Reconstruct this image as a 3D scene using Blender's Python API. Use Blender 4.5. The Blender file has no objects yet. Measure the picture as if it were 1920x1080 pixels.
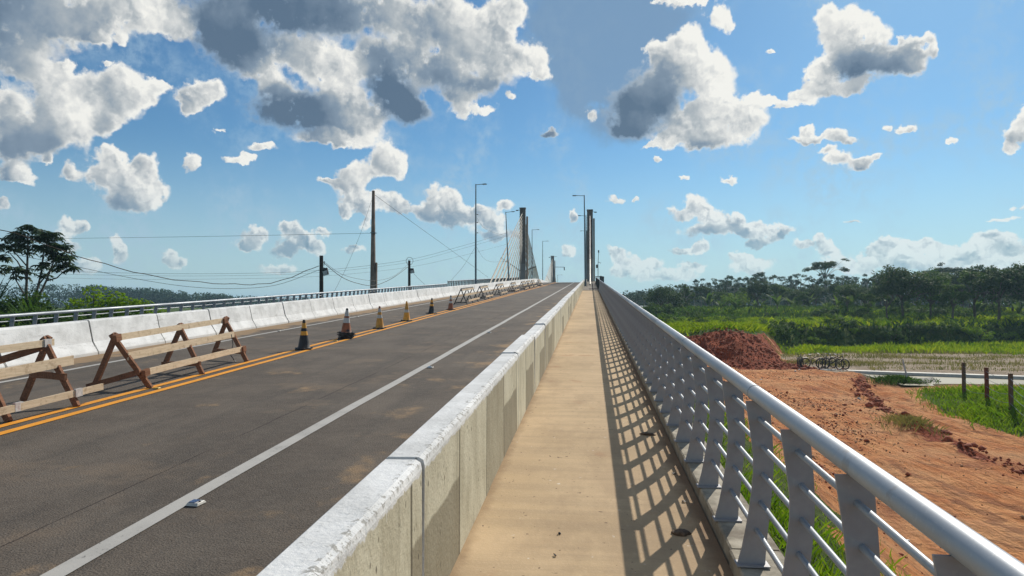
import bpy, bmesh, math, random
import numpy as np
from mathutils import Vector, Matrix, Euler, noise as mnoise
R = math.radians
rnd = random.Random(7)
sc = bpy.context.scene
COL = sc.collection

# ---------------------------------------------------------------- camera
CZ = 4.25                      # camera height above the flat ground beside the embankment
FPX = 1280.0                   # focal length in pixels of the 1920 px wide photo
YAW = math.atan(147 / FPX); PITCH = math.atan(32 / FPX)
cam_d = bpy.data.cameras.new('camera'); cam = bpy.data.objects.new('camera', cam_d); COL.objects.link(cam)
cam_d.sensor_width = 36; cam_d.lens = 36 * FPX / 1920
cam_d.clip_start = 0.05; cam_d.clip_end = 9000
cam.location = (0, 0, CZ); cam.rotation_euler = (math.pi / 2 + PITCH, 0, YAW)
sc.camera = cam

# ---------------------------------------------------------------- sun and sky
SUN_AZ = R(25.8)               # to the right of the road's direction (+Y)
SUN_EL = R(35.0)
sun_dir = Vector((math.sin(SUN_AZ) * math.cos(SUN_EL), math.cos(SUN_AZ) * math.cos(SUN_EL), math.sin(SUN_EL)))
sd = bpy.data.lights.new('sun', 'SUN'); sd.energy = 4.2; sd.angle = R(0.5); sd.color = (1, .93, .82)
sun = bpy.data.objects.new('sun', sd); COL.objects.link(sun)
sun.rotation_euler = sun_dir.to_track_quat('Z', 'Y').to_euler(); sun.location = (0, 0, 60)
sc.view_settings.view_transform = 'Standard'; sc.view_settings.look = 'None'
sc.view_settings.exposure = 0.1; sc.view_settings.gamma = 1

# clouds: azimuth and elevation of the centre (deg, from the road's direction), half-width, half-height, shade of the body, tilt
CLOUDS = [
    (-43.13,19.12,3.5,2.61,0.7,0), (-39.78,19.52,2.85,2.03,0.45,0), (-37.01,20.51,3.03,1.72,0.3,0), (-34.43,20.89,2.12,1.58,0.15,0),
    (-33.34,20.0,1.15,0.93,0.0,0), (-42.79,16.36,1.62,1.85,0.55,0), (-38.64,18.68,1.1,0.45,0.0,-15), (-40.82,15.7,1.48,1.32,0.25,0),
    (-39.08,15.11,1.22,1.28,0.15,0), (-40.93,13.04,1.84,2.13,0.35,0), (-41.52,11.18,1.45,1.43,0.75,0), (-40.31,12.78,1.31,1.61,0.1,0),
    (-38.88,12.62,0.97,2.18,0.15,0), (-43.26,13.03,0.87,1.55,0.05,0), (-43.0,10.8,1.34,1.93,0.5,0), (-42.82,9.06,0.88,0.64,0.2,0),
    (-36.38,16.08,1.77,1.38,0.1,0), (-36.93,14.53,1.85,1.65,0.2,0), (-35.34,15.31,1.46,1.11,0.1,0), (-37.41,12.81,0.8,0.96,0.3,0),
    (-33.94,15.88,0.92,0.6,-0.1,0), (-31.38,15.64,1.41,1.22,0.1,0), (-30.26,16.08,0.98,0.92,0.0,0), (-32.19,14.97,0.88,0.69,0.05,0),
    (-42.67,8.61,1.35,0.36,0.2,0), (-43.35,7.01,0.58,0.5,0.2,0), (-41.01,9.98,0.37,0.43,0.2,0), (-36.88,10.44,1.01,0.83,0.05,0),
    (-34.99,10.06,0.97,1.0,0.05,0), (-37.86,9.4,0.85,0.9,0.2,0), (-36.01,9.0,2.05,1.15,0.15,0), (-33.92,8.59,1.13,0.86,0.1,0),
    (-39.47,9.24,0.76,0.81,0.2,0), (-35.65,7.68,2.4,0.7,0.4,0), (-32.03,10.52,0.62,0.87,0.2,0), (-28.76,10.94,1.39,0.36,0.05,0),
    (-27.59,11.27,0.78,0.49,0.05,0), (-26.74,12.31,1.03,0.36,0.05,0), (-36.55,18.74,0.54,0.57,-0.2,0), (-39.9,16.63,0.57,0.42,-0.1,0),
    (-37.64,17.24,0.3,0.18,-0.2,0), (-29.86,13.47,0.68,0.2,-0.3,20), (-30.39,20.82,2.84,2.19,1,0), (-28.45,19.23,2.72,1.69,1,0),
    (-25.71,22.37,6.06,2.21,1,0), (-20.3,22.86,4.7,1.81,0.85,0), (-16.62,23.03,1.97,1.9,0.35,0), (-24.05,19.53,2.47,1.23,0.3,0),
    (-22.39,18.91,2.93,1.65,0.05,0), (-27.27,18.04,1.78,1.0,0.1,0), (-20.06,18.9,1.92,1.03,0.0,0), (-24.63,15.34,3.75,1.6,1.15,0),
    (-22.36,15.11,2.29,1.83,1.1,0), (-25.66,16.84,1.61,1.02,0.6,0), (-20.69,16.65,1.7,2.02,0.05,0), (-19.4,14.89,2.57,1.73,0.05,0),
    (-21.72,13.23,3.36,0.58,0.05,0), (-16.38,17.11,2.63,2.53,1.05,0), (-15.05,15.93,1.85,1.49,1.15,0), (-18.13,19.63,2.6,1.66,0.6,0),
    (-15.07,20.99,1.33,2.36,0.15,0), (-12.41,22.86,2.69,1.93,0.35,0), (-10.61,21.35,3.6,2.37,0.3,0), (-12.85,19.09,2.23,1.62,0.45,0),
    (-8.36,22.37,2.26,2.15,0.15,0), (-6.55,23.54,1.58,1.54,0.2,0), (-7.45,19.8,2.48,1.53,0.15,0), (-4.75,19.99,1.53,1.37,0.0,0),
    (-4.07,18.77,0.99,0.65,0.0,0), (-9.48,17.94,3.15,1.15,0.9,0), (-11.05,16.68,1.79,0.91,0.4,0), (-9.48,15.99,1.8,0.5,0.0,0),
    (-6.55,16.85,0.59,0.37,0,0), (-16.88,12.29,1.31,1.27,0.1,0), (-17.87,11.4,1.3,1.11,0.35,0), (-16.13,11.25,0.87,0.94,0.0,0),
    (-19.8,10.68,1.45,1.02,0.15,0), (-20.22,9.6,1.44,0.85,0.3,0), (-21.7,9.92,1.09,0.34,0.1,0), (-19.36,8.43,1.92,0.86,0.2,0),
    (-16.99,8.42,1.96,0.95,0.1,0), (-15.46,7.93,1.14,0.61,0.15,0), (-20.42,7.54,0.76,0.69,-0.1,0), (-13.04,8.94,1.15,1.14,0.1,0),
    (-11.7,8.3,1.34,1.05,0.15,0), (-13.7,7.83,1.24,0.88,0.3,0), (-11.48,7.12,2.67,0.88,0.3,0), (-9.47,7.66,1.52,0.8,0.1,0),
    (-8.12,6.87,1.26,0.62,0.1,0), (-7.22,8.2,0.63,0.53,0.0,0), (-7.67,5.9,2.24,0.62,0.35,0), (-39.74,5.69,0.88,0.67,0.2,0),
    (-38.78,5.56,0.64,0.53,0.1,0), (-40.03,4.18,1.25,0.82,0.3,0), (-36.46,4.03,0.61,1.16,-0.1,0), (-33.15,3.76,0.65,0.72,0.05,0),
    (-32.42,3.1,0.73,0.56,0.1,0), (-27.15,5.44,1.26,0.67,0.15,0), (-27.85,4.75,1.17,0.5,0.35,0), (-24.56,6.25,0.89,0.85,0.1,0),
    (-23.94,5.21,1.23,0.85,0.15,0), (-22.7,4.6,0.99,0.77,0.1,0), (-24.75,4.42,1.3,0.59,0.35,0), (-22.09,5.94,0.75,0.43,0.05,0),
    (-19.68,4.53,0.85,0.43,0.1,0), (-18.5,7.08,0.43,1.13,-0.2,0), (-39.54,2.7,1.89,0.53,-0.2,0), (-25.54,2.84,1.6,0.59,-0.25,0),
    (10.35,22.44,1.08,1.19,-0.2,0), (11.17,21.72,0.57,0.75,-0.2,0), (8.48,23.42,2.53,0.45,-0.2,0), (6.13,23.7,1.29,0.3,-0.3,0),
    (3.71,16.06,3.05,2.14,1.1,0), (5.88,16.96,2.58,2.43,1.05,0), (3.26,14.42,1.97,1.0,1.0,0), (6.54,19.52,1.8,1.65,0.15,0),
    (8.04,20.77,1.44,1.16,-0.1,0), (8.87,18.94,2.01,1.65,0.0,0), (10.11,17.46,1.74,1.82,-0.1,0), (10.71,15.41,2.05,1.61,0.0,0),
    (12.53,14.45,1.77,1.61,0.05,0), (8.41,14.35,2.1,1.4,0.1,0), (6.29,13.36,1.45,0.84,-0.1,0), (9.66,13.16,2.49,0.82,0.25,0),
    (5.12,20.21,0.69,0.86,-0.1,20), (13.27,16.18,0.72,0.55,-0.2,0), (13.94,15.72,0.79,0.39,-0.2,0), (-3.63,14.48,0.99,0.34,0.9,0),
    (4.69,13.01,0.87,0.29,-0.1,25), (5.33,11.8,0.43,0.25,-0.1,0), (0.18,15.45,0.36,0.5,-0.2,0), (8.84,15.75,1.09,0.73,0.4,0),
    (18.42,21.01,0.97,1.01,-0.1,0), (19.14,19.45,1.54,1.68,0.0,0), (20.43,20.51,1.51,1.21,-0.1,0), (21.66,19.59,1.19,1.07,-0.05,0),
    (21.28,17.29,2.54,1.25,1.05,0), (20.22,18.19,1.44,1.1,0.7,0), (23.02,17.57,1.71,1.22,0.35,0), (23.71,18.34,1.01,0.71,0.0,0),
    (25.05,18.46,0.85,0.56,-0.1,10), (25.53,17.67,0.39,0.56,-0.1,0), (24.2,17.01,1.33,0.79,0.15,20), (18.01,17.57,1.12,0.98,0.0,0),
    (17.81,16.46,1.35,0.99,0.1,0), (16.47,15.65,1.3,0.54,-0.05,-20), (19.83,16.01,2.17,0.6,0.15,0), (15.31,15.39,1.01,0.31,-0.15,-10),
    (16.9,12.59,1.52,0.32,0.05,0), (16.9,13.18,0.53,0.39,-0.1,0), (18.69,12.81,0.88,0.47,-0.05,0), (19.42,12.23,1.02,0.39,0.1,0),
    (18.13,11.57,0.74,0.39,-0.1,0), (19.04,10.9,1.24,0.51,0.0,10), (20.84,10.42,1.42,0.47,0.1,0), (21.9,10.63,0.56,0.38,-0.1,0),
    (22.2,12.96,0.42,0.34,-0.2,0), (23.09,12.55,0.41,0.45,-0.2,0), (23.9,12.68,0.67,0.33,-0.1,0), (26.56,11.42,0.25,0.33,-0.3,20),
    (30.05,11.65,0.75,1.04,0.25,0), (30.44,12.64,0.69,0.48,-0.1,0), (29.89,10.63,0.64,0.42,-0.1,0), (14.41,19.42,0.43,0.23,-0.2,0),
    (11.08,9.84,0.82,0.38,-0.05,0), (1.92,8.68,0.88,0.48,-0.05,0), (3.67,8.6,0.3,0.35,-0.2,0), (-1.4,7.73,0.45,0.62,-0.1,0),
    (7.97,10.29,0.51,0.25,-0.2,0), (20.08,6.43,0.72,0.12,-0.2,0), (29.38,5.79,0.82,0.22,-0.1,0), (30.26,6.51,0.4,0.28,0,0),
    (8.37,8.06,1.09,0.85,0.0,0), (9.41,7.38,1.08,0.77,0.1,0), (7.31,7.45,0.93,0.52,0.0,0), (10.44,6.92,0.9,0.76,0.05,0),
    (11.87,7.07,0.65,0.59,0.0,0), (12.46,6.21,1.36,0.67,0.1,0), (9.61,6.1,2.9,0.6,0.45,0), (14.05,5.86,1.1,0.58,0.0,0),
    (15.22,5.48,0.85,0.5,0.1,0), (13.65,5.04,1.58,0.42,0.3,0), (16.36,4.53,0.76,0.41,-0.1,0), (17.5,5.19,0.52,0.41,-0.2,0),
    (18.24,4.47,1.11,0.65,-0.15,0), (7.93,4.2,1.43,0.43,-0.25,0), (9.18,4.74,0.75,0.52,-0.25,0), (11.84,3.99,1.05,0.51,-0.25,0),
    (12.84,3.25,1.99,0.76,-0.25,0), (2.34,4.07,0.79,0.53,-0.2,0), (2.99,3.18,1.48,0.71,-0.25,0), (4.73,3.16,1.29,0.61,-0.2,0),
    (1.69,4.52,0.7,0.62,-0.25,0), (8.34,2.9,1.26,0.43,-0.3,0), (22.51,4.38,1.37,0.55,-0.25,0), (24.52,4.22,1.32,0.54,-0.25,0),
    (26.76,3.44,2.19,0.9,-0.3,0), (28.31,4.41,1.21,0.59,-0.2,0), (29.5,3.87,1.17,0.79,-0.2,0), (20.76,3.26,3.89,0.87,-0.3,0),
    (24.18,2.96,3.97,0.77,-0.35,0), (29.48,2.61,1.76,0.72,-0.3,0), (-2.08,4.55,0.89,0.62,-0.2,0), (6.22,2.27,2.56,0.44,-0.35,0),
]
VEILS = [(-2.04,23.48,4.05,3.45,0.8),(0.64,21.83,4.45,3.51,0.9),(2.4,18.98,3.52,2.81,1.1),(6.34,22.44,3.01,1.71,0.9),(1.95,16.14,3.53,1.86,1.1),(4.15,17.27,2.61,2.44,0.8),(-1.15,20.32,2.24,2.79,0.7),(3.7,14.61,2.62,1.04,0.9)]
def build_world():
    w = bpy.data.worlds.new('World'); sc.world = w; w.use_nodes = True
    nt = w.node_tree; nt.nodes.clear()
    global N, L
    N = nt.nodes; L = nt.links
    def n(t, **k):
        x = N.new(t)
        for a, b in k.items(): setattr(x, a, b)
        return x
    def mth(op, a, b=None, c=None, clamp=False):
        x = n('ShaderNodeMath', operation=op, use_clamp=clamp)
        for i, v in enumerate((a, b, c)):
            if v is None: continue
            if isinstance(v, (int, float)): x.inputs[i].default_value = v
            else: L.new(v, x.inputs[i])
        return x.outputs[0]
    def vm(op, a, b=None, s=None):
        x = n('ShaderNodeVectorMath', operation=op)
        for i, v in enumerate((a, b)):
            if v is None: continue
            if isinstance(v, tuple): x.inputs[i].default_value = v
            else: L.new(v, x.inputs[i])
        if s is not None: x.inputs['Scale'].default_value = s
        return x.outputs[0]
    def ss(v, a, b):
        x = n('ShaderNodeMapRange', interpolation_type='SMOOTHSTEP'); L.new(v, x.inputs[0])
        x.inputs[1].default_value = a; x.inputs[2].default_value = b
        return x.outputs[0]
    def mix(f, a, b):
        x = n('ShaderNodeMix', data_type='RGBA')
        if isinstance(f, (int, float)): x.inputs[0].default_value = f
        else: L.new(f, x.inputs[0])
        for i, v in ((6, a), (7, b)):
            if isinstance(v, tuple): x.inputs[i].default_value = v + (1,)
            else: L.new(v, x.inputs[i])
        return x.outputs[2]
    K = SKY_CLOUD
    tc = n('ShaderNodeTexCoord')
    sep = n('ShaderNodeSeparateXYZ'); L.new(tc.outputs['Generated'], sep.inputs[0])
    az = mth('MULTIPLY', mth('ARCTAN2', sep.outputs[0], sep.outputs[1]), 57.2958)
    el = mth('MULTIPLY', mth('ARCSINE', sep.outputs[2]), 57.2958)
    cb = n('ShaderNodeCombineXYZ'); L.new(az, cb.inputs[0]); L.new(el, cb.inputs[1])
    P = cb.outputs[0]
    sky = n('ShaderNodeTexSky', sky_type='NISHITA', sun_disc=False, sun_elevation=SUN_EL, sun_rotation=SUN_AZ)
    sky.air_density = SKY_AIR; sky.dust_density = SKY_DUST; sky.ozone_density = 1.5; sky.altitude = 100
    clear = vm('MULTIPLY', sky.outputs[0], SKY_TINT)
    low = mth('MULTIPLY', mth('SUBTRACT', 1.0, ss(el, -2.0, 14.0)), .80)
    clear = mix(low, clear, tuple(K * c for c in SKY_LOW))
    def nz(scale, detail, rough, vec, col=False):
        x = n('ShaderNodeTexNoise', noise_dimensions='2D'); x.inputs['Scale'].default_value = scale
        x.inputs['Detail'].default_value = detail; x.inputs['Roughness'].default_value = rough
        L.new(vec, x.inputs['Vector']); return x.outputs[1 if col else 0]
    def bgnode(c):
        b = n('ShaderNodeBackground'); b.inputs[1].default_value = SKY_STRENGTH; L.new(c, b.inputs[0]); return b.outputs[0]
    def leaf(items, a0_, a1_, e1_):
        """sky with the clouds of one patch of sky, in a node group of its own"""
        global N, L
        keep = (N, L)
        g = bpy.data.node_groups.new('sky_patch', 'ShaderNodeTree'); N = g.nodes; L = g.links
        for nm, ty in (('P', 'NodeSocketVector'), ('el', 'NodeSocketFloat'), ('clear', 'NodeSocketColor')):
            g.interface.new_socket(nm, in_out='INPUT', socket_type=ty)
        g.interface.new_socket('sky', in_out='OUTPUT', socket_type='NodeSocketShader')
        gi = n('NodeGroupInput'); go = n('NodeGroupOutput')
        r = leaf_body(items, a0_, a1_, e1_, gi.outputs[0], gi.outputs[1], gi.outputs[2]); L.new(r, go.inputs[0])
        N, L = keep
        x = n('ShaderNodeGroup'); x.node_tree = g
        L.new(P, x.inputs[0]); L.new(el, x.inputs[1]); L.new(clear, x.inputs[2])
        return x.outputs[0]
    def leaf_body(items, a0_, a1_, e1_, P, el, clear):
        veil = mth('MULTIPLY', mth('MULTIPLY', ss(nz(.13, 5, .6, P), .40, .72), ss(nz(.9, 6, .65, P), .3, .7)), .55)
        skyc = mix(veil, clear, tuple(K * c for c in (.40, .55, .68)))
        if e1_ > 8 and a0_ < 15 and a1_ > -8:          # the bluish shaded cloud behind the bright-rimmed one
            acc = None
            for (a, e, rx, ry, k) in VEILS:
                m = n('ShaderNodeMapping', vector_type='TEXTURE'); m.inputs['Location'].default_value = (a, e, 0); m.inputs['Scale'].default_value = (rx * 1.7, ry * 1.7, 1)
                L.new(vm('ADD', P, vm('SCALE', vm('SUBTRACT', nz(.25, 4, .6, P, True), (.5, .5, .5)), s=2.6)), m.inputs['Vector'])
                gr = n('ShaderNodeTexGradient', gradient_type='SPHERICAL'); L.new(m.outputs[0], gr.inputs[0])
                v = mth('MULTIPLY', gr.outputs['Fac'], k); acc = v if acc is None else mth('ADD', acc, v)
            skyc = mix(mth('MULTIPLY', ss(acc, .05, .85), .85), skyc, tuple(K * c for c in (.19, .31, .47)))
        if not items: return bgnode(skyc)
        w1 = vm('SCALE', vm('SUBTRACT', nz(.30, 3, .6, P, True), (.5, .5, .5)), s=1.7)
        w2 = vm('SCALE', vm('SUBTRACT', nz(1.5, 3, .65, P, True), (.5, .5, .5)), s=.6)
        Q = vm('ADD', vm('ADD', P, w1), w2)
        num = den = sq = None
        for (a, e, rx, ry, dk, rot) in items:
            m = n('ShaderNodeMapping', vector_type='TEXTURE')
            m.inputs['Location'].default_value = (a, e, 0); m.inputs['Rotation'].default_value = (0, 0, R(rot))
            m.inputs['Scale'].default_value = (rx * 1.50, ry * 1.50, 1); L.new(Q, m.inputs['Vector'])
            gr = n('ShaderNodeTexGradient', gradient_type='SPHERICAL'); L.new(m.outputs[0], gr.inputs[0])
            v = gr.outputs['Fac']
            sq = mth('MULTIPLY', v, v) if sq is None else mth('MULTIPLY_ADD', v, v, sq)
            dt = n('ShaderNodeVectorMath', operation='DOT_PRODUCT'); L.new(m.outputs[0], dt.inputs[0])
            sx, sy = math.degrees(SUN_AZ) - a, math.degrees(SUN_EL) + 6 - e; ln = math.hypot(sx, sy)
            dt.inputs[1].default_value = (-.62 * sx / ln, -.62 * sy / ln, 0)
            if e < 9: dk = max(dk, .0) + .08
            k = mth('ADD', dt.outputs['Value'], dk)          # side facing the sun lighter, far side darker
            num = mth('MULTIPLY', v, k) if num is None else mth('MULTIPLY_ADD', v, k, num)
            den = v if den is None else mth('ADD', den, v)
        blob = mth('SQRT', sq)
        shade = mth('DIVIDE', num, mth('ADD', den, .01))
        def billow(vec):
            vo = n('ShaderNodeTexVoronoi', voronoi_dimensions='2D', feature='SMOOTH_F1'); L.new(vec, vo.inputs['Vector'])
            vo.inputs['Scale'].default_value = .42; vo.inputs['Detail'].default_value = 3
            vo.inputs['Roughness'].default_value = .5; vo.inputs['Smoothness'].default_value = .6
            return mth('SUBTRACT', 1.0, vo.outputs['Distance'])
        Q2 = vm('ADD', P, vm('SCALE', vm('SUBTRACT', nz(.9, 3, .6, P, True), (.5, .5, .5)), s=1.3))
        b0 = billow(Q2)
        ld = vm('SCALE', vm('NORMALIZE', vm('SUBTRACT', (math.degrees(SUN_AZ), math.degrees(SUN_EL) + 8, 0), P)), s=.38)
        b1 = billow(vm('ADD', Q2, ld))
        fb = nz(.75, 7, .60, P)
        nw = mth('SUBTRACT', 1.0, mth('MULTIPLY', ss(blob, .38, .75), .7))      # ragged only near the outline
        nzz = mth('ADD', mth('MULTIPLY', mth('SUBTRACT', b0, .6), .17), mth('MULTIPLY', mth('SUBTRACT', fb, .5), mth('MULTIPLY_ADD', ss(el, 14, 4), .3, .40)))
        dens = mth('MULTIPLY_ADD', nzz, nw, mth('SUBTRACT', blob, .275))
        shc = mth('MULTIPLY', shade, 1.0, clamp=True)
        am = n('ShaderNodeMapRange', interpolation_type='SMOOTHSTEP'); L.new(dens, am.inputs[0]); am.inputs[1].default_value = -.05
        L.new(mth('MULTIPLY_ADD', shc, .22, .17), am.inputs[2])
        alpha = mth('MULTIPLY', am.outputs[0], ss(blob, .02, .2))
        relief = mth('SUBTRACT', b0, b1)
        core = ss(dens, .03, .50)
        soft = nz(.16, 3, .45, P)
        dark = mth('MULTIPLY', mth('MULTIPLY_ADD', shade, 1.05, mth('MULTIPLY', core, .22)), mth('MULTIPLY_ADD', core, .6, .4))
        calm = mth('SUBTRACT', 1.0, mth('MULTIPLY', ss(dark, .35, .8), .85))
        dark = mth('SUBTRACT', dark, mth('MULTIPLY', mth('MULTIPLY', relief, mth('MULTIPLY_ADD', ss(el, 12, 3), 1.1, .55)), calm))
        dark = mth('ADD', dark, mth('MULTIPLY', mth('MULTIPLY', mth('SUBTRACT', fb, .5), -.25), calm))
        dark = mth('ADD', dark, mth('MULTIPLY', mth('MULTIPLY', mth('SUBTRACT', soft, .5), core), .8))
        dark = mth('ADD', mth('MULTIPLY', dark, .80), mth('MULTIPLY', mth('MULTIPLY', mth('SUBTRACT', nz(.38, 5, .55, P), .5), core), .55), clamp=True)
        ramp = n('ShaderNodeValToRGB'); L.new(dark, ramp.inputs[0])
        cr = ramp.color_ramp; cr.elements[0].position = 0; cr.elements[0].color = (.90, .89, .84, 1)
        cr.elements[1].position = 1; cr.elements[1].color = (.10, .158, .24, 1)
        for p, c in ((.2, (.68, .69, .68)), (.42, (.42, .46, .49)), (.66, (.215, .285, .37))):
            e_ = cr.elements.new(p); e_.color = c + (1,)
        cloudc = vm('SCALE', ramp.outputs[0], s=K)
        fade = mth('MULTIPLY_ADD', ss(el, 0.0, 11.0), .5, .5)
        return bgnode(mix(mth('MULTIPLY', alpha, fade), skyc, cloudc))
    def pick(mask, a, b):           # mask 0 -> a, 1 -> b; only the chosen side is evaluated
        x = n('ShaderNodeMixShader'); L.new(mask, x.inputs[0]); L.new(a, x.inputs[1]); L.new(b, x.inputs[2]); return x.outputs[0]
    M = 2.3
    def tree(a0, a1, e0, e1, items, depth):
        items = [c for c in items if c[0] + c[2] * 1.5 + M > a0 and c[0] - c[2] * 1.5 - M < a1 and c[1] + max(c[3], c[2] * abs(math.sin(R(c[5])))) * 1.5 + M > e0 and c[1] - max(c[3], c[2] * abs(math.sin(R(c[5])))) * 1.5 - M < e1]
        if len(items) <= 9 or depth == 0: return leaf(items, a0, a1, e1)
        if (a1 - a0) > 1.3 * (e1 - e0):
            mid = (a0 + a1) / 2; return pick(mth('GREATER_THAN', az, mid), tree(a0, mid, e0, e1, items, depth - 1), tree(mid, a1, e0, e1, items, depth - 1))
        mid = (e0 + e1) / 2; return pick(mth('GREATER_THAN', el, mid), tree(a0, a1, e0, mid, items, depth - 1), tree(a0, a1, mid, e1, items, depth - 1))
    inner = tree(-52, 40, -.5, 34, CLOUDS, 5)
    # the rest of the sky: scattered soft clouds of one noise
    g0 = nz(.055, 6, .58, P)
    ga = mth('MULTIPLY', ss(g0, .5, .62), ss(el, 2, 20))
    gc = mix(ss(g0, .55, .75), tuple(K * c for c in (.72, .72, .70)), tuple(K * c for c in (.34, .40, .47)))
    outer = bgnode(mix(ga, clear, gc))
    ground = n('ShaderNodeBackground'); ground.inputs[0].default_value = (.11 * K, .13 * K, .07 * K, 1); ground.inputs[1].default_value = SKY_STRENGTH
    inside = mth('MULTIPLY', mth('COMPARE', az, -6, 46), mth('LESS_THAN', el, 34))
    up_ = pick(inside, outer, inner)
    out = pick(mth('GREATER_THAN', el, -.5), ground.outputs[0], up_)
    wo = n('ShaderNodeOutputWorld'); L.new(out, wo.inputs[0])
    w.cycles.sampling_method = 'MANUAL'; w.cycles.sample_map_resolution = 512
SKY_STRENGTH = 0.10; SKY_CLOUD = 9.5; SKY_TINT = (.42, .68, .83); SKY_LOW = (.50, .655, .70); SKY_AIR = 1.0; SKY_DUST = .3
build_world()

# ---------------------------------------------------------------- tagging, objects
def tag(o, label=None, cat=None, group=None, kind=None):
    if label: o['label'] = label
    if cat: o['category'] = cat
    if group: o['group'] = group
    if kind: o['kind'] = kind
    return o
def empty(name, loc=(0, 0, 0), rz=0.0, label=None, cat=None, group=None):
    o = bpy.data.objects.new(name, None); COL.objects.link(o); o.location = loc; o.rotation_euler = (0, 0, rz)
    o.empty_display_size = .2
    return tag(o, label, cat, group)
def kids(o): return [c for c in o.children]
def copy_tree(o, parent=None):
    c = o.copy(); COL.objects.link(c); c.parent = parent
    for ch in kids(o): copy_tree(ch, c)
    return c

class MB:
    """collects simple shapes and links them as one mesh object"""
    def __init__(s): s.v = []; s.f = []; s.m = []; s.uv = None
    def add(s, vs, fs, mi=0):
        b = len(s.v); s.v += [tuple(v) for v in vs]; s.f += [tuple(b + i for i in f) for f in fs]; s.m += [mi] * len(fs)
    def box(s, c, d, mi=0, rot=None):
        x, y, z = d[0] / 2, d[1] / 2, d[2] / 2
        vs = [Vector(p) for p in ((-x, -y, -z), (x, -y, -z), (x, y, -z), (-x, y, -z), (-x, -y, z), (x, -y, z), (x, y, z), (-x, y, z))]
        if rot is not None: vs = [rot @ v for v in vs]
        s.add([v + Vector(c) for v in vs], [(0, 3, 2, 1), (4, 5, 6, 7), (0, 1, 5, 4), (1, 2, 6, 5), (2, 3, 7, 6), (3, 0, 4, 7)], mi)
    def beam(s, p0, p1, w, t, up=(0, 0, 1), mi=0, warp=0.0):
        p0, p1 = Vector(p0), Vector(p1); d = (p1 - p0).normalized(); u = Vector(up)
        a = d.cross(u).normalized(); b = a.cross(d).normalized(); n = 4 if warp else 1; vs = []
        for i in range(n + 1):
            q = p0.lerp(p1, i / n) + (a * rnd.uniform(-warp, warp) + b * rnd.uniform(-warp, warp) if warp and 0 < i < n else Vector())
            for sx, sy in ((-1, -1), (1, -1), (1, 1), (-1, 1)): vs.append(q + a * (w / 2 * sx) + b * (t / 2 * sy))
        fs = [(3, 2, 1, 0), (4 * n, 4 * n + 1, 4 * n + 2, 4 * n + 3)]
        for i in range(n):
            for k in range(4): fs.append((4 * i + k, 4 * i + (k + 1) % 4, 4 * i + 4 + (k + 1) % 4, 4 * i + 4 + k))
        s.add(vs, fs, mi)
    def tube(s, pts, rads, n=8, mi=0, caps=True):
        pts = [Vector(p) for p in pts]
        if not isinstance(rads, (list, tuple)): rads = [rads] * len(pts)
        vs = []; pa = None
        for i, p in enumerate(pts):
            d = (pts[min(i + 1, len(pts) - 1)] - pts[max(i - 1, 0)]).normalized()
            if pa is None:
                pa = d.cross(Vector((0, 0, 1)) if abs(d.z) < .9 else Vector((1, 0, 0))).normalized()
            else:
                pa = (pa - d * pa.dot(d)).normalized()
            b = d.cross(pa)
            for k in range(n):
                t = 2 * math.pi * k / n; vs.append(p + (pa * math.cos(t) + b * math.sin(t)) * rads[i])
        fs = []
        for i in range(len(pts) - 1):
            for k in range(n): fs.append((i * n + k, i * n + (k + 1) % n, (i + 1) * n + (k + 1) % n, (i + 1) * n + k))
        if caps: fs.append(tuple(range(n - 1, -1, -1))); fs.append(tuple((len(pts) - 1) * n + k for k in range(n)))
        s.add(vs, fs, mi)
    def lathe(s, prof, n=16, mi=0, c=(0, 0, 0)):
        vs = []
        for r, z in prof:
            for k in range(n):
                t = 2 * math.pi * k / n; vs.append((c[0] + r * math.cos(t), c[1] + r * math.sin(t), c[2] + z))
        fs = [tuple(range(n - 1, -1, -1)), tuple((len(prof) - 1) * n + k for k in range(n))]
        for i in range(len(prof) - 1):
            for k in range(n): fs.append((i * n + k, i * n + (k + 1) % n, (i + 1) * n + (k + 1) % n, (i + 1) * n + k))
        s.add(vs, fs, mi)
    def build(s, name, mats, parent=None, smooth=False, bevel=0):
        me = bpy.data.meshes.new(name); me.from_pydata(s.v, [], s.f)
        for m in (mats if isinstance(mats, (list, tuple)) else [mats]): me.materials.append(m)
        me.polygons.foreach_set('material_index', s.m)
        if smooth: me.polygons.foreach_set('use_smooth', [True] * len(s.f))
        me.update()
        if smooth: me.set_sharp_from_angle(angle=R(40))
        o = bpy.data.objects.new(name, me); COL.objects.link(o)
        if parent is not None: o.parent = parent
        if bevel:
            b = o.modifiers.new('bevel', 'BEVEL'); b.width = bevel; b.segments = 2; b.limit_method = 'ANGLE'
        return o
def np_mesh(name, verts, faces, mat, attr=None, parent=None):
    """fast mesh from arrays; all faces have the same number of corners"""
    me = bpy.data.meshes.new(name); k = faces.shape[1]
    me.vertices.add(len(verts)); me.vertices.foreach_set('co', verts.astype(np.float32).ravel())
    me.loops.add(faces.size); me.loops.foreach_set('vertex_index', faces.astype(np.int32).ravel())
    me.polygons.add(len(faces)); me.polygons.foreach_set('loop_start', np.arange(0, faces.size, k, dtype=np.int32))
    me.polygons.foreach_set('loop_total', np.full(len(faces), k, dtype=np.int32))
    if attr is not None:
        for nm, arr in attr.items():
            a = me.attributes.new(nm, 'FLOAT', 'POINT'); a.data.foreach_set('value', arr.astype(np.float32))
    me.materials.append(mat); me.update(calc_edges=True); me.validate()
    o = bpy.data.objects.new(name, me); COL.objects.link(o)
    if parent is not None: o.parent = parent
    return o

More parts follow.
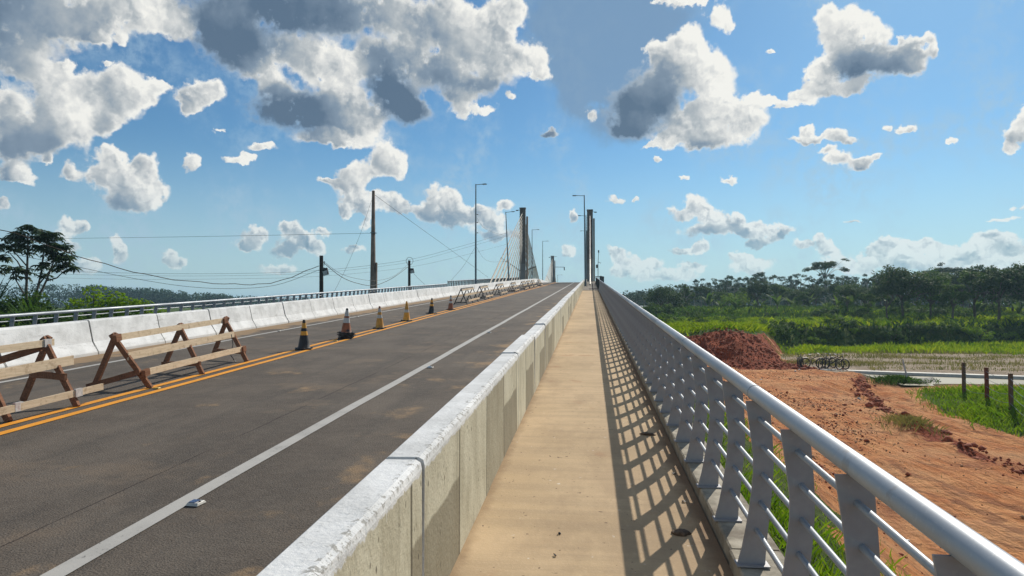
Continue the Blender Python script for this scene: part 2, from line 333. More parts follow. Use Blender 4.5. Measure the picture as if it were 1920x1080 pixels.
# ---------------------------------------------------------------- materials
class NT:
    def __init__(s, name):
        s.mat = bpy.data.materials.new(name); s.mat.use_nodes = True; s.t = s.mat.node_tree; s.N = s.t.nodes; s.L = s.t.links
        s.b = s.N['Principled BSDF']; s.tc = s.N.new('ShaderNodeTexCoord'); s.P = s.tc.outputs['Object']
    def n(s, t, **k):
        x = s.N.new(t)
        for a, b in k.items(): setattr(x, a, b)
        return x
    def put(s, x, i, v):
        if isinstance(v, (int, float)): x.inputs[i].default_value = v
        elif isinstance(v, tuple): x.inputs[i].default_value = v + (1,) if len(v) == 3 and x.inputs[i].type == 'RGBA' else v
        elif v is not None: s.L.new(v, x.inputs[i])
    def noise(s, scale, detail=4, rough=.55, vec=None, col=False):
        x = s.n('ShaderNodeTexNoise'); x.inputs['Scale'].default_value = scale; x.inputs['Detail'].default_value = detail
        x.inputs['Roughness'].default_value = rough; s.L.new(vec or s.P, x.inputs['Vector']); return x.outputs[1 if col else 0]
    def voro(s, scale, vec=None, feature='F1', out='Distance', rand=1):
        x = s.n('ShaderNodeTexVoronoi', feature=feature); x.inputs['Scale'].default_value = scale; x.inputs['Randomness'].default_value = rand
        s.L.new(vec or s.P, x.inputs['Vector']); return x.outputs[out]
    def map(s, scale=(1, 1, 1), loc=(0, 0, 0), rot=(0, 0, 0), vec=None):
        x = s.n('ShaderNodeMapping'); x.inputs['Scale'].default_value = scale; x.inputs['Location'].default_value = loc
        x.inputs['Rotation'].default_value = rot; s.L.new(vec or s.P, x.inputs['Vector']); return x.outputs[0]
    def m(s, op, a, b=None, c=None, clamp=False):
        x = s.n('ShaderNodeMath', operation=op, use_clamp=clamp)
        for i, v in enumerate((a, b, c)): s.put(x, i, v)
        return x.outputs[0]
    def rng(s, v, a, b, c=0.0, d=1.0, smooth=True):
        x = s.n('ShaderNodeMapRange', interpolation_type='SMOOTHSTEP' if smooth else 'LINEAR'); s.L.new(v, x.inputs[0])
        for i, q in enumerate((a, b, c, d)): x.inputs[i + 1].default_value = q
        return x.outputs[0]
    def mix(s, f, a, b, mode='MIX'):
        x = s.n('ShaderNodeMix', data_type='RGBA', blend_type=mode)
        for i, v in ((0, f), (6, a), (7, b)): s.put(x, i, v)
        return x.outputs[2]
    def xyz(s, vec=None):
        x = s.n('ShaderNodeSeparateXYZ'); s.L.new(vec or s.P, x.inputs[0]); return x.outputs
    def attr(s, name, out='Fac'):
        x = s.n('ShaderNodeAttribute'); x.attribute_name = name; return x.outputs[out]
    def rand(s): return s.n('ShaderNodeObjectInfo').outputs['Random']
    def bump(s, h, strength=.3, dist=.01):
        x = s.n('ShaderNodeBump'); x.inputs['Strength'].default_value = strength; x.inputs['Distance'].default_value = dist
        s.L.new(h, x.inputs['Height']); s.L.new(x.outputs[0], s.b.inputs['Normal'])
    def out(s, col=None, rough=None, metal=None, spec=None):
        if col is not None: s.put(s.b, s.b.inputs.find('Base Color'), col)
        if rough is not None: s.put(s.b, s.b.inputs.find('Roughness'), rough)
        if metal is not None: s.put(s.b, s.b.inputs.find('Metallic'), metal)
        if spec is not None: s.b.inputs['Specular IOR Level'].default_value = spec
        return s.mat
MT = {}
def simple(name, col, rough=.6, metal=0.0, var=.25, scale=6.0, dirt=None, bump=0.0):
    t = NT(name); nz = t.noise(scale, 6, .6)
    c2 = tuple(x * (1 - var) for x in col)
    c = t.mix(t.rng(nz, .35, .68), col, c2)
    if dirt: c = t.mix(t.m('MULTIPLY', t.rng(t.noise(scale * .4, 6, .65), .5, .68), .8), c, dirt)
    if bump: t.bump(t.noise(scale * 8, 5), .4, bump)
    MT[name] = t.out(c, t.rng(nz, .2, .8, max(rough - .12, .05), min(rough + .12, 1)), metal); return MT[name]

# asphalt
t = NT('asphalt'); x, y, z = t.xyz()[:3]
fine = t.noise(95, 3, .7); med = t.noise(9, 5, .6); big = t.noise(.55, 5, .6)
lng = t.noise(1.0, 5, .6, t.map((2.2, .16, 1)))
c = t.mix(t.rng(big, .35, .66), (.098, .079, .062), (.155, .126, .098))
c = t.mix(t.m('MULTIPLY', t.rng(lng, .45, .7), .5), c, (.066, .058, .050))
c = t.mix(t.m('MULTIPLY', t.rng(med, .45, .62), .3), c, (.155, .13, .104))
c = t.mix(t.m('MULTIPLY', t.rng(fine, .52, .66), .55), c, (.20, .18, .155))
c = t.mix(t.m('MULTIPLY', t.rng(t.noise(70, 2, .6, t.map(loc=(9, 4, 0))), .56, .66), .6), c, (.02, .018, .017))
# dust along the right barrier and the left verge, reaching in as tongues
edge = t.m('ADD', t.m('MULTIPLY', t.rng(x, -3.1, -1.5), .42), t.m('MULTIPLY', t.rng(x, -10.4, -11.6), .95))
dn = t.m('ADD', t.noise(1.15, 7, .62, t.map((1, .8, 1))), t.m('MULTIPLY', edge, .38))
c = t.mix(t.m('MULTIPLY', t.rng(dn, .60, .74), .8), c, (.34, .225, .12))
c = t.mix(t.m('MULTIPLY', t.rng(t.noise(.8, 5, .6, t.map(loc=(31, 7, 0))), .56, .68), .5), c, (.20, .15, .105))
# paving joint
jx = t.m('ABSOLUTE', t.m('ADD', x, t.m('MULTIPLY_ADD', t.noise(1.5, 3), .06, 4.09)))
jm = t.m('MULTIPLY', t.m('SUBTRACT', 1.0, t.rng(jx, .004, .013)), t.rng(t.noise(.9, 3, .5, t.map(loc=(3, 3, 3))), .38, .52))
c = t.mix(t.m('MULTIPLY', jm, .85), c, (.03, .02, .017))
t.bump(t.m('ADD', fine, t.m('MULTIPLY', t.voro(60), .8)), .55, .012)
MT['asphalt'] = t.out(c, .88, spec=.25)
# painted road lines
def paint(name, col, wear):
    t = NT(name); w = t.noise(42, 4, .7); w2 = t.noise(3, 5, .6)
    c = t.mix(t.m('MULTIPLY', t.rng(w2, .4, .7), .35), col, tuple(k * .62 for k in col))
    c = t.mix(t.rng(t.m('ADD', w, t.m('MULTIPLY', w2, wear)), .72 + wear * .25, .8 + wear * .25), c, (.09, .08, .07))
    t.bump(w, .3, .006); MT[name] = t.out(c, .7)
paint('white_paint', (.46, .44, .40), .35); paint('yellow_paint', (.85, .34, .012), .28)
# walkway concrete, dusty
t = NT('walkway'); x, y, z = t.xyz()[:3]
b = t.noise(.8, 6, .6); f = t.noise(60, 3, .65); st = t.noise(1, 5, .6, t.map((.7, 7, 1)))
c = t.mix(t.rng(b, .3, .7), (.50, .365, .215), (.62, .455, .275))
c = t.mix(t.m('MULTIPLY', t.rng(st, .4, .66), .35), c, (.35, .26, .17))
c = t.mix(t.m('MULTIPLY', t.rng(f, .5, .7), .35), c, (.66, .51, .34))
c = t.mix(t.m('MULTIPLY', t.rng(t.noise(23, 2, .5), .70, .74), .8), c, (.08, .05, .035))
c = t.mix(t.m('MULTIPLY', t.rng(t.noise(17, 2, .5, t.map(loc=(5, 5, 5))), .72, .76), .7), c, (.8, .74, .62))
c = t.mix(t.m('MULTIPLY', t.rng(t.noise(1.7, 5, .6, t.map(loc=(8, 1, 0))), .60, .72), .5), c, (.38, .19, .10))
c = t.mix(t.m('MULTIPLY', t.rng(t.noise(.9, 6, .7, t.map((1, .4, 1), loc=(2, 9, 0))), .48, .62), .4), c, (.34, .24, .15))
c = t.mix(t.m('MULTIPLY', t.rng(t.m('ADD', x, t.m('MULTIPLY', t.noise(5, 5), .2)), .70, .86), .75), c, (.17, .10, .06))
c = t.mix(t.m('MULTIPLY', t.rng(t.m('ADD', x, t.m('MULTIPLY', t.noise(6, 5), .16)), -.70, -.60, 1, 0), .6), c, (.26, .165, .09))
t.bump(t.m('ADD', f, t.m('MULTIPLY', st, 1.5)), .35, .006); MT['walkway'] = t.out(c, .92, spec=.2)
simple('slab_concrete', (.30, .26, .21), .9, var=.35, scale=2.5, dirt=(.16, .12, .08), bump=.01)
simple('dark_deck', (.20, .165, .125), .9, var=.4, scale=3, bump=.01)
# right barrier: raw concrete towards the walkway, whitewashed top and road side. uv = (distance, height over the top edge)
def barrier_mat(name, raw_side):
    t = NT(name); uv = t.tc.outputs['UV']; u, v = t.xyz(uv)[:2]; rr = t.rand()
    q = t.map((1, 1, 1), vec=t.tc.outputs['Object'])
    st = t.noise(2.2, 6, .65, q); fine = t.noise(34, 5, .65, q)
    white = t.mix(t.rng(st, .35, .68), (.82, .82, .80), (.62, .62, .60))
    white = t.mix(t.m('MULTIPLY', t.rng(t.noise(1.0, 6, .7, t.map((1, 1.2, 9))), .56, .70), .55), white, (.36, .35, .33))
    white = t.mix(t.m('MULTIPLY', t.rng(fine, .60, .74), .55), white, (.30, .29, .27))
    low = t.m('MULTIPLY', t.rng(t.m('ADD', v, t.m('MULTIPLY', st, .22)), -.86, -.60, 1, 0), .8)
    white = t.mix(low, white, (.30, .25, .19))
    if raw_side:
        blk = t.n('ShaderNodeTexWhiteNoise', noise_dimensions='1D')
        t.L.new(t.m('FLOOR', t.m('MULTIPLY_ADD', u, .94, 7.25)), blk.inputs['W'])
        raw = t.mix(t.rng(t.noise(2.6, 6, .6, t.map((1, 1.4, .8))), .35, .66), (.60, .56, .42), (.47, .43, .31))
        raw = t.mix(t.m('MULTIPLY', t.rng(t.noise(1, 5, .6, t.map((1, 9, .7))), .55, .72), .4), raw, (.25, .22, .15))
        # a darker formwork pour low on some of the panels
        lowp = t.m('MULTIPLY', t.rng(t.m('ADD', v, t.m('MULTIPLY', st, .10)), -.30, -.27, 1, 0), t.m('GREATER_THAN', blk.outputs[0], .62))
        raw = t.mix(t.m('MULTIPLY', lowp, .72), raw, (.185, .155, .10))
        dk = t.m('MULTIPLY', t.m('LESS_THAN', blk.outputs[0], .16), .55)
        raw = t.mix(dk, raw, (.22, .185, .12))
        pits = t.rng(t.voro(20, t.map((1, 1, .42))), .17, .09, 0, 1)
        pits = t.m('MULTIPLY', pits, t.rng(t.noise(2.1, 4, .6), .47, .57))
        raw = t.mix(t.m('MULTIPLY', pits, .9), raw, (.05, .04, .03))
        seam = t.m('SUBTRACT', 1.0, t.rng(t.m('ABSOLUTE', t.m('SUBTRACT', t.m('FRACT', t.m('MULTIPLY_ADD', u, .94, 7.25)), .5)), .488, .498, 1, 0))
        raw = t.mix(t.m('MULTIPLY', t.rng(t.m('ABSOLUTE', t.m('SUBTRACT', t.m('FRACT', t.m('MULTIPLY_ADD', u, .94, 7.25)), .5)), .481, .491), .88), raw, (.09, .075, .05))
        # ragged lower edge of the whitewash with a few runs
        runs = t.rng(t.noise(1, 3, .6, t.map((1, 26, 1.2))), .66, .78)
        edge = t.m('ADD', v, t.m('ADD', t.m('MULTIPLY', t.m('SUBTRACT', t.noise(13, 6, .75), .5), .10), t.m('MULTIPLY', runs, .12)))
        pm = t.rng(edge, -.062, -.052)
        nx = t.n('ShaderNodeNewGeometry'); side = t.m('GREATER_THAN', t.xyz(nx.outputs['Normal'])[0], .5)
        keep = t.m('SUBTRACT', 1.0, t.m('MULTIPLY', side, t.m('SUBTRACT', 1.0, pm)))
        c = t.mix(keep, raw, white)
        # gritty flecks where the paint meets the edge
        fl = t.m('MULTIPLY', t.rng(t.m('ABSOLUTE', t.m('ADD', v, .010)), .030, .008), t.m('MULTIPLY', t.rng(t.noise(26, 4, .7), .53, .59), t.rng(t.m('ADD', t.xyz()[0], t.m('MULTIPLY', t.noise(3, 3), .05)), -.815, -.79)))
        c = t.mix(t.m('MULTIPLY', fl, .75), c, (.24, .225, .19))
    else: c = white
    t.bump(t.m('ADD', t.m('MULTIPLY', st, 2.0), fine), .5, .012)
    MT[name] = t.out(c, .85, spec=.25)
barrier_mat('right_barrier', True); barrier_mat('left_barrier', False)
simple('kerb_concrete', (.42, .37, .28), .9, var=.45, scale=7, dirt=(.18, .14, .10), bump=.006)
# painted steel of the railing
t = NT('rail_steel'); s1 = t.noise(3, 5, .6, t.map((1, .25, 1))); f = t.noise(55, 4, .7)
c = t.mix(t.rng(s1, .35, .7), (.37, .395, .42), (.27, .295, .325))
c = t.mix(t.m('MULTIPLY', t.rng(f, .55, .72), .3), c, (.55, .55, .53))
c = t.mix(t.m('MULTIPLY', t.rng(t.noise(6, 6, .7, t.map(loc=(4, 4, 4))), .6, .68), .5), c, (.26, .235, .21))
t.bump(f, .12, .002); MT['rail_steel'] = t.out(c, t.rng(s1, .3, .7, .46, .62), .35)
t = NT('post_steel'); s1 = t.noise(5, 5, .6)
c = t.mix(t.rng(s1, .35, .7), (.36, .355, .365), (.285, .28, .29))
c = t.mix(t.m('MULTIPLY', t.rng(t.noise(28, 5, .7), .58, .72), .4), c, (.44, .42, .40))
MT['post_steel'] = t.out(c, .55, .25)
# wood
def wood(name, a, b, dark):
    t = NT(name); q = t.tc.outputs['Generated']
    g = t.noise(9, 6, .65, t.map((1, 1, 1)), False); w = t.noise(3, 6, .7, t.map((14, 1.1, 14)))
    c = t.mix(t.rng(w, .3, .7), a, b); c = t.mix(t.m('MULTIPLY', t.rng(g, .52, .7), .6), c, dark)
    t.bump(w, .4, .004); MT[name] = t.out(c, .85, spec=.2)
wood('pale_plank', (.72, .58, .41), (.56, .43, .28), (.30, .20, .12))
wood('brown_plank', (.30, .145, .08), (.17, .08, .045), (.07, .035, .022))
wood('old_post', (.20, .12, .075), (.13, .08, .05), (.06, .04, .03))
wood('red_post', (.24, .075, .04), (.15, .045, .03), (.06, .03, .025))
simple('pole_wood', (.045, .036, .03), .9, var=.4, scale=3)
simple('pole_concrete', (.30, .215, .165), .9, var=.5, scale=1.2, dirt=(.13, .085, .06))
simple('galvanised', (.17, .20, .22), .5, .5)
simple('dark_steel', (.035, .032, .03), .6, .3)
simple('rusty_steel', (.11, .055, .035), .85, .2, dirt=(.05, .03, .022))
simple('black_rubber', (.014, .014, .015), .55, var=.4, dirt=(.07, .06, .05))
simple('joint_dark', (.035, .028, .022), .95)
simple('black_plastic', (.02, .02, .022), .5)
simple('cone_yellow', (.80, .36, .02), .5, var=.2, scale=9, dirt=(.40, .22, .06))
simple('cone_ochre', (.62, .30, .03), .55, var=.3, scale=7, dirt=(.28, .16, .06))
simple('cone_orange', (.36, .11, .035), .6, var=.4, scale=7, dirt=(.11, .045, .03))
simple('cone_white', (.55, .54, .50), .5, var=.2, scale=8, dirt=(.28, .24, .2))
simple('tape_white', (.62, .58, .54), .5, dirt=(.35, .12, .1), scale=14)
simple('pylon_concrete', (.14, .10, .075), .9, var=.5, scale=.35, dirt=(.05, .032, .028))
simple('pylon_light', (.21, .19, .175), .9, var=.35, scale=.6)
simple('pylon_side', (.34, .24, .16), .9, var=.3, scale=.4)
simple('cable_sheath', (.50, .43, .32), .5, var=.2, scale=1)
simple('cable_upper', (.42, .35, .25), .55, var=.3, scale=1)
simple('cable_dark', (.10, .085, .065), .6, var=.2, scale=1)
simple('cable_pale', (.30, .20, .17), .5, var=.2, scale=1)
simple('wire_black', (.018, .018, .018), .7)
simple('wire_rusty', (.11, .07, .045), .8)
simple('lamp_glass', (.5, .52, .5), .3)
simple('box_grey', (.16, .19, .18), .6)
simple('stud_white', (.62, .60, .54), .45); simple('stud_blue', (.03, .06, .16), .12); simple('stud_yellow', (.70, .45, .08), .45)
simple('clod', (.16, .105, .065), .95, var=.5, scale=30, bump=.02)
simple('red_clod', (.44, .115, .045), .95, var=.6, scale=9, bump=.03); simple('tan_clod', (.55, .32, .17), .95, var=.4, scale=9)
simple('rubble', (.40, .36, .31), .9, var=.4, scale=5, bump=.02)
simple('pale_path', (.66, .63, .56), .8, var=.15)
simple('tin_roof', (.62, .60, .56), .45, .2, scale=1)
simple('house_wall', (.40, .37, .32), .9, scale=1)
simple('bark', (.13, .105, .08), .9, var=.45, scale=2.5); simple('pale_bark', (.32, .30, .255), .85, var=.4, scale=2)
simple('red_sign', (.22, .03, .02), .6); simple('cloth_dark', (.03, .026, .03), .8)
# leaves and grass: diffuse with light passing through, hue varied from clump to clump
def leafmat(name, a, b, c3, trans=.35, rough=.7, scale=.6, spec=.08):
    t = NT(name); nt_ = t
    g = t.n('ShaderNodeNewGeometry'); rnd_ = g.outputs['Random Per Island']
    cl = t.noise(scale, 4, .6, g.outputs['Position'])
    c = t.mix(t.rng(cl, .36, .66), a, b); c = t.mix(t.m('MULTIPLY', t.rng(rnd_, .45, 1.0), .7), c, c3)
    t.put(t.b, t.b.inputs.find('Base Color'), c); t.b.inputs['Roughness'].default_value = rough; t.b.inputs['Specular IOR Level'].default_value = spec
    tr = t.n('ShaderNodeBsdfTranslucent'); t.L.new(t.mix(.5, c, t.mix(1.0, c, (1.0, 1.0, .35), 'MULTIPLY')), tr.inputs[0])
    mx = t.n('ShaderNodeMixShader'); mx.inputs[0].default_value = trans
    t.L.new(t.b.outputs[0], mx.inputs[1]); t.L.new(tr.outputs[0], mx.inputs[2]); t.L.new(mx.outputs[0], t.N['Material Output'].inputs[0])
    MT[name] = t.mat
leafmat('leaf_dark', (.028, .066, .024), (.050, .102, .028), (.095, .145, .04), .34)
leafmat('leaf_mid', (.045, .105, .018), (.075, .15, .022), (.13, .20, .04), .42)
leafmat('leaf_glossy', (.020, .045, .018), (.038, .075, .022), (.08, .12, .04), .2, rough=.35, spec=.45)
leafmat('leaf_blue', (.022, .060, .042), (.036, .085, .052), (.07, .12, .06), .3)
leafmat('leaf_bright', (.10, .21, .012), (.18, .31, .014), (.28, .37, .03), .5, scale=.35)
leafmat('grass_bright', (.10, .20, .008), (.30, .42, .012), (.42, .46, .03), .5, scale=.32)
leafmat('grass_dry', (.16, .17, .045), (.26, .24, .09), (.34, .29, .13), .35, scale=.3)
leafmat('banana', (.06, .13, .03), (.10, .18, .04), (.16, .22, .07), .45)
# ground
t = NT('earth'); g = t.n('ShaderNodeNewGeometry'); P = g.outputs['Position']; X, Y, Z = t.xyz(P)[:3]
grass, red, sand, wet = t.attr('grass'), t.attr('red'), t.attr('sand'), t.attr('wet')
n1 = t.noise(.22, 6, .6, P); n2 = t.noise(1.6, 7, .65, P); n3 = t.noise(9, 6, .7, P)
stv = t.map((1.0, .28, 1), rot=(0, 0, R(14)), vec=P); strk = t.noise(1.7, 7, .68, stv); strk2 = t.noise(5.5, 5, .65, t.map((1, .16, 1), rot=(0, 0, R(20)), vec=P))
c = t.mix(t.rng(strk, .34, .66), (.68, .235, .07), (.88, .42, .17))
c = t.mix(t.m('MULTIPLY', t.rng(strk2, .46, .66), .55), c, (.38, .125, .05))
c = t.mix(t.m('MULTIPLY', t.rng(n2, .55, .70), .55), c, (.27, .095, .045))
c = t.mix(t.m('MULTIPLY', t.rng(n3, .56, .70), .6), c, (.16, .06, .032))
st3 = t.noise(1.0, 7, .72, t.map((1.5, .42, 1), rot=(0, 0, R(-24)), loc=(3, 3, 0), vec=P))
c = t.mix(t.m('MULTIPLY', t.rng(st3, .55, .64), .5), c, (.25, .085, .04))
c = t.mix(t.m('MULTIPLY', t.rng(n1, .48, .62), .5), c, (.84, .47, .23))
c = t.mix(t.m('MULTIPLY', t.rng(t.noise(.35, 5, .62, t.map((1, .55, 1), loc=(13, 5, 0), rot=(0, 0, R(16)), vec=P)), .53, .66), .5), c, (.40, .11, .042))
tk = t.m('SINE', t.m('MULTIPLY', t.m('ADD', X, t.m('MULTIPLY_ADD', Y, .16, t.m('MULTIPLY', n1, 3.0))), 7.5))
c = t.mix(t.m('MULTIPLY', t.m('MULTIPLY', t.rng(tk, .55, .95), t.rng(t.noise(.3, 3, .5, t.map(loc=(40, 0, 0), vec=P)), .48, .6)), .55), c, (.30, .12, .06))
redc = t.mix(t.rng(n2, .35, .65), (.46, .105, .036), (.28, .062, .026))
redc = t.mix(t.m('MULTIPLY', t.rng(n3, .55, .7), .6), redc, (.10, .03, .018))
def msk(a, amp=.5, lo=.42, hi=.58, nn=None): return t.rng(t.m('ADD', a, t.m('MULTIPLY', t.m('SUBTRACT', nn or n2, .5), amp)), lo, hi)
c = t.mix(msk(red, 1.3), c, redc)
sandc = t.mix(t.rng(t.noise(1.2, 6, .65, t.map((.35, 1.4, 1), vec=P)), .4, .62), (.56, .44, .32), (.36, .27, .18))
c = t.mix(msk(sand, .5), c, sandc)
gr = t.mix(t.rng(n2, .35, .65), (.055, .105, .014), (.11, .15, .022)); gr = t.mix(t.m('MULTIPLY', t.rng(n3, .5, .7), .5), gr, (.04, .05, .018))
c = t.mix(msk(grass, .9), c, gr)
c = t.mix(t.m('MULTIPLY', wet, .8), c, (.10, .085, .035))
hb = t.m('ADD', t.m('MULTIPLY', n2, 1.2), t.m('ADD', t.m('MULTIPLY', strk2, 1.2), t.m('MULTIPLY', n3, .5)))
t.bump(hb, 1.0, .32); MT['earth'] = t.out(c, .95, spec=.15)
t = NT('water'); t.bump(t.noise(2.2, 3, .5, t.map((1, 2.2, 1))), .08, .02); MT['water'] = t.out((.15, .13, .055), .35, spec=.06)

# ================================================================ the deck's long profile
G = 0.04618; CRV = .0009; D0 = 140.0; D1 = D0 + 2 * G / CRV
def prof(Y):
    if Y <= D0: return G * Y
    if Y <= D1: return G * Y - CRV / 2 * (Y - D0) ** 2
    return G * D1 - CRV / 2 * (D1 - D0) ** 2 - G * (Y - D1)
def dz(Y, off): return CZ + prof(Y) + off
YS = [-6, 0, 10, 30, 66, 100, 140] + [140 + 6 * i for i in range(1, 60)]
def stations(a, b):
    return [a] + [y for y in YS if a + .01 < y < b - .01] + [b]
def strip(name, prof_pts, ya, yb, mat, parent=None, closed=True, smooth=False, uv=False):
    """extrude a cross-section of (x, height over the deck line) along the road"""
    ys = stations(ya, yb); n = len(prof_pts); vs = []; fs = []
    for y in ys:
        for (x, o) in prof_pts: vs.append((x, y, dz(y, o)))
    for i in range(len(ys) - 1):
        for k in range(n if closed else n - 1):
            k2 = (k + 1) % n; fs.append((i * n + k, i * n + k2, (i + 1) * n + k2, (i + 1) * n + k))
    if closed: fs.append(tuple(range(n - 1, -1, -1))); fs.append(tuple((len(ys) - 1) * n + k for k in range(n)))
    b = MB(); b.add(vs, fs); o = b.build(name, mat, parent, smooth)
    if uv:
        me = o.data; l = me.uv_layers.new(name='UVMap'); top = max(p[1] for p in prof_pts)
        for lp in me.loops:
            v = me.vertices[lp.vertex_index].co; l.data[lp.index].uv = (v.y, v.z - CZ - prof(v.y) - top)
    return o
def struct(o): o['kind'] = 'structure'; return o
YEND = 330
struct(strip('road', [(-12.25, -1.905), (-12.25, -2.5), (-.8, -2.5), (-.8, -1.9)], -6, YEND, MT['asphalt']))
def ribbon(name, x0, x1, off, ya, yb, mat, wob=0.0):
    ys = [ya]
    while ys[-1] < yb: ys.append(min(yb, ys[-1] + (1.2 if ys[-1] < 40 else 5)))
    vs = []; 
    for y in ys:
        d = math.sin(y * .55) * wob + math.sin(y * 1.7 + 1) * wob * .5
        vs += [(x0 + d, y, dz(y, off)), (x1 + d, y, dz(y, off))]
    b = MB(); b.add(vs, [(2 * i, 2 * i + 1, 2 * i + 3, 2 * i + 2) for i in range(len(ys) - 1)]); return struct(b.build(name, mat))
# z of the asphalt sheet is -1.9 .. -1.905
ribbon('white_lane_line', -3.47, -3.31, -1.894, -6, YEND, MT['white_paint'], .008)
ribbon('white_lane_line', -10.57, -10.43, -1.897, -6, YEND, MT['white_paint'], .02)
ribbon('yellow_centre_line', -7.145, -7.0, -1.895, -6, YEND, MT['yellow_paint'], .008)
ribbon('yellow_centre_line', -7.49, -7.345, -1.895, -6, YEND, MT['yellow_paint'], .008)
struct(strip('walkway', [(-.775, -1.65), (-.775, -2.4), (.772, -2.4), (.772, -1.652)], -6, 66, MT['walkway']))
struct(strip('walkway', [(-.775, -1.63), (-.775, -2.4), (.772, -2.4), (.772, -1.632)], 66.04, 111, MT['dark_deck']))
struct(strip('walkway', [(-.775, -1.63), (-.775, -2.4), (2.2, -2.4), (2.2, -1.632)], 111.02, 160, MT['dark_deck']))
struct(strip('walkway', [(-.775, -1.63), (-.775, -2.4), (.772, -2.4), (.772, -1.632)], 160.02, YEND, MT['dark_deck']))
struct(strip('walkway', [(-13.5, -1.92), (-13.5, -2.5), (-12.26, -2.5), (-12.26, -1.92)], -6, YEND, MT['slab_concrete']))
struct(strip('bridge_girder', [(-13.0, -2.55), (-12, -4.0), (-1.2, -4.0), (-.2, -2.55)], 60, YEND, MT['slab_concrete']))
# kerb under the right railing, cast in lengths
kb = empty('railing_kerb', label='low raw concrete kerb with stained edges carrying the right railing', cat='kerb')
k_ = -6.0
rk = random.Random(3)
while k_ < 110:
    L_ = 2.0 if k_ < 40 else 6.0; j1, j2 = rk.uniform(-.006, .006), rk.uniform(-.006, .006)
    strip('kerb_length', [(.772 + j1, -2.3), (.775 + j1, -1.566 + j2), (.785 + j1, -1.556 + j2), (1.045, -1.556 + j2), (1.055, -1.57), (1.055, -2.3)], k_ + .006, min(k_ + L_, 111) - .006, MT['kerb_concrete'], kb)
    k_ += L_
struct(strip('deck_edge', [(1.056, -2.35), (1.056, -1.72), (1.16, -1.72), (1.16, -2.35)], -6, 66, MT['slab_concrete']))
struct(strip('deck_edge', [(.772, -2.7), (.772, -2.31), (1.16, -2.36), (1.16, -2.7)], -6, 111, MT['slab_concrete']))
kl = strip('railing_kerb', [(-13.75, -2.3), (-13.75, -1.84), (-13.501, -1.84), (-13.501, -2.3)], -6, 200, MT['kerb_concrete'])
tag(kl, 'far concrete kerb carrying the left railing behind the white barrier', 'kerb')

# ---------------------------------------------------------------- barriers: cast in sections with open joints
RB = [(-1.34, -1.96), (-1.33, -1.84), (-1.14, -1.62), (-.985, -.93), (-.972, -.885), (-.945, -.862), (-.80, -.86), (-.778, -.872), (-.771, -.90), (-.771, -1.70)]
rb = empty('concrete_barrier', (0, 0, 0), label='long thick concrete barrier between road and walkway, whitewashed on top with raw stained side', cat='barrier')
y0 = -5.4; rs = random.Random(11); n_ = 0
while y0 < YEND - 5:
    L_ = 2.13 if n_ < 66 else 6.4
    j = rs.uniform(-.010, .010); jz = rs.uniform(-.012, .012)
    pr = [(x + j * (1 if z > -1.2 else .3), z + (jz if z > -1 else 0)) for x, z in RB]
    gap = (.007, .011, .009)[n_ % 3]
    strip('barrier_section', pr, y0 + gap, y0 + L_ - gap, MT['right_barrier'], rb, uv=True)
    y0 += L_; n_ += 1
strip('joint_filler', [(-1.325, -1.95), (-1.13, -1.62), (-.975, -.935), (-.95, -.876), (-.80, -.872), (-.784, -.90), (-.784, -1.7)], -5, YEND - 8, MT['joint_dark'], rb)
LB = [(-11.86, -1.96), (-11.87, -1.84), (-12.02, -1.60), (-12.13, -1.12), (-12.15, -1.09), (-12.17, -1.08), (-12.33, -1.08), (-12.37, -1.12), (-12.40, -2.0)]
lb = empty('concrete_barrier', (0, 0, 0), label='low whitewashed concrete barrier with sloped foot along the far left edge of the road', cat='barrier')
y0 = 2.2; n_ = 0
while y0 < YEND - 5:
    L_ = 2.63 if n_ < 66 else 7.9
    j = rs.uniform(-.012, .012); jz = rs.uniform(-.010, .010)
    pr = [(x + j, z + (jz if z > -1.3 else 0)) for x, z in LB]
    strip('barrier_section', pr, y0 + .026, y0 + L_ - .026, MT['left_barrier'], lb, uv=True)
    y0 += L_; n_ += 1
strip('joint_filler', [(-11.875, -1.95), (-12.035, -1.6), (-12.15, -1.12), (-12.18, -1.10), (-12.33, -1.10), (-12.38, -1.9)], 3, YEND - 8, MT['joint_dark'], lb)

# ---------------------------------------------------------------- railings
def post_mesh(h, lean=1.0):
    """bowed steel plate standing across the kerb; x = 0 is the tube's line, z = 0 the kerb top"""
    pts = []; N_ = 9
    for i in range(N_ + 1):
        f = i / N_
        cx = (-.045 + .075 * math.sin(min(f * 1.25, 1) * math.pi / 2) - .028 * max(0, f - .62) / .38 * 1.2) * lean
        w = .066 - .012 * math.sin(f * math.pi) - .004 * f + (.006 if f < .1 else 0)
        pts.append((cx, w, f * h))
    b = MB(); vs = []
    for cx, w, z in pts: vs += [(cx - w, -.005, z), (cx + w, -.005, z), (cx + w, .005, z), (cx - w, .005, z)]
    fs = [(3, 2, 1, 0), (4 * N_, 4 * N_ + 1, 4 * N_ + 2, 4 * N_ + 3)]
    for i in range(N_):
        for k in range(4): fs.append((4 * i + k, 4 * i + (k + 1) % 4, 4 * i + 4 + (k + 1) % 4, 4 * i + 4 + k))
    b.add(vs, fs); b.box((-.04, 0, .004), (.17, .09, .008))
    return b
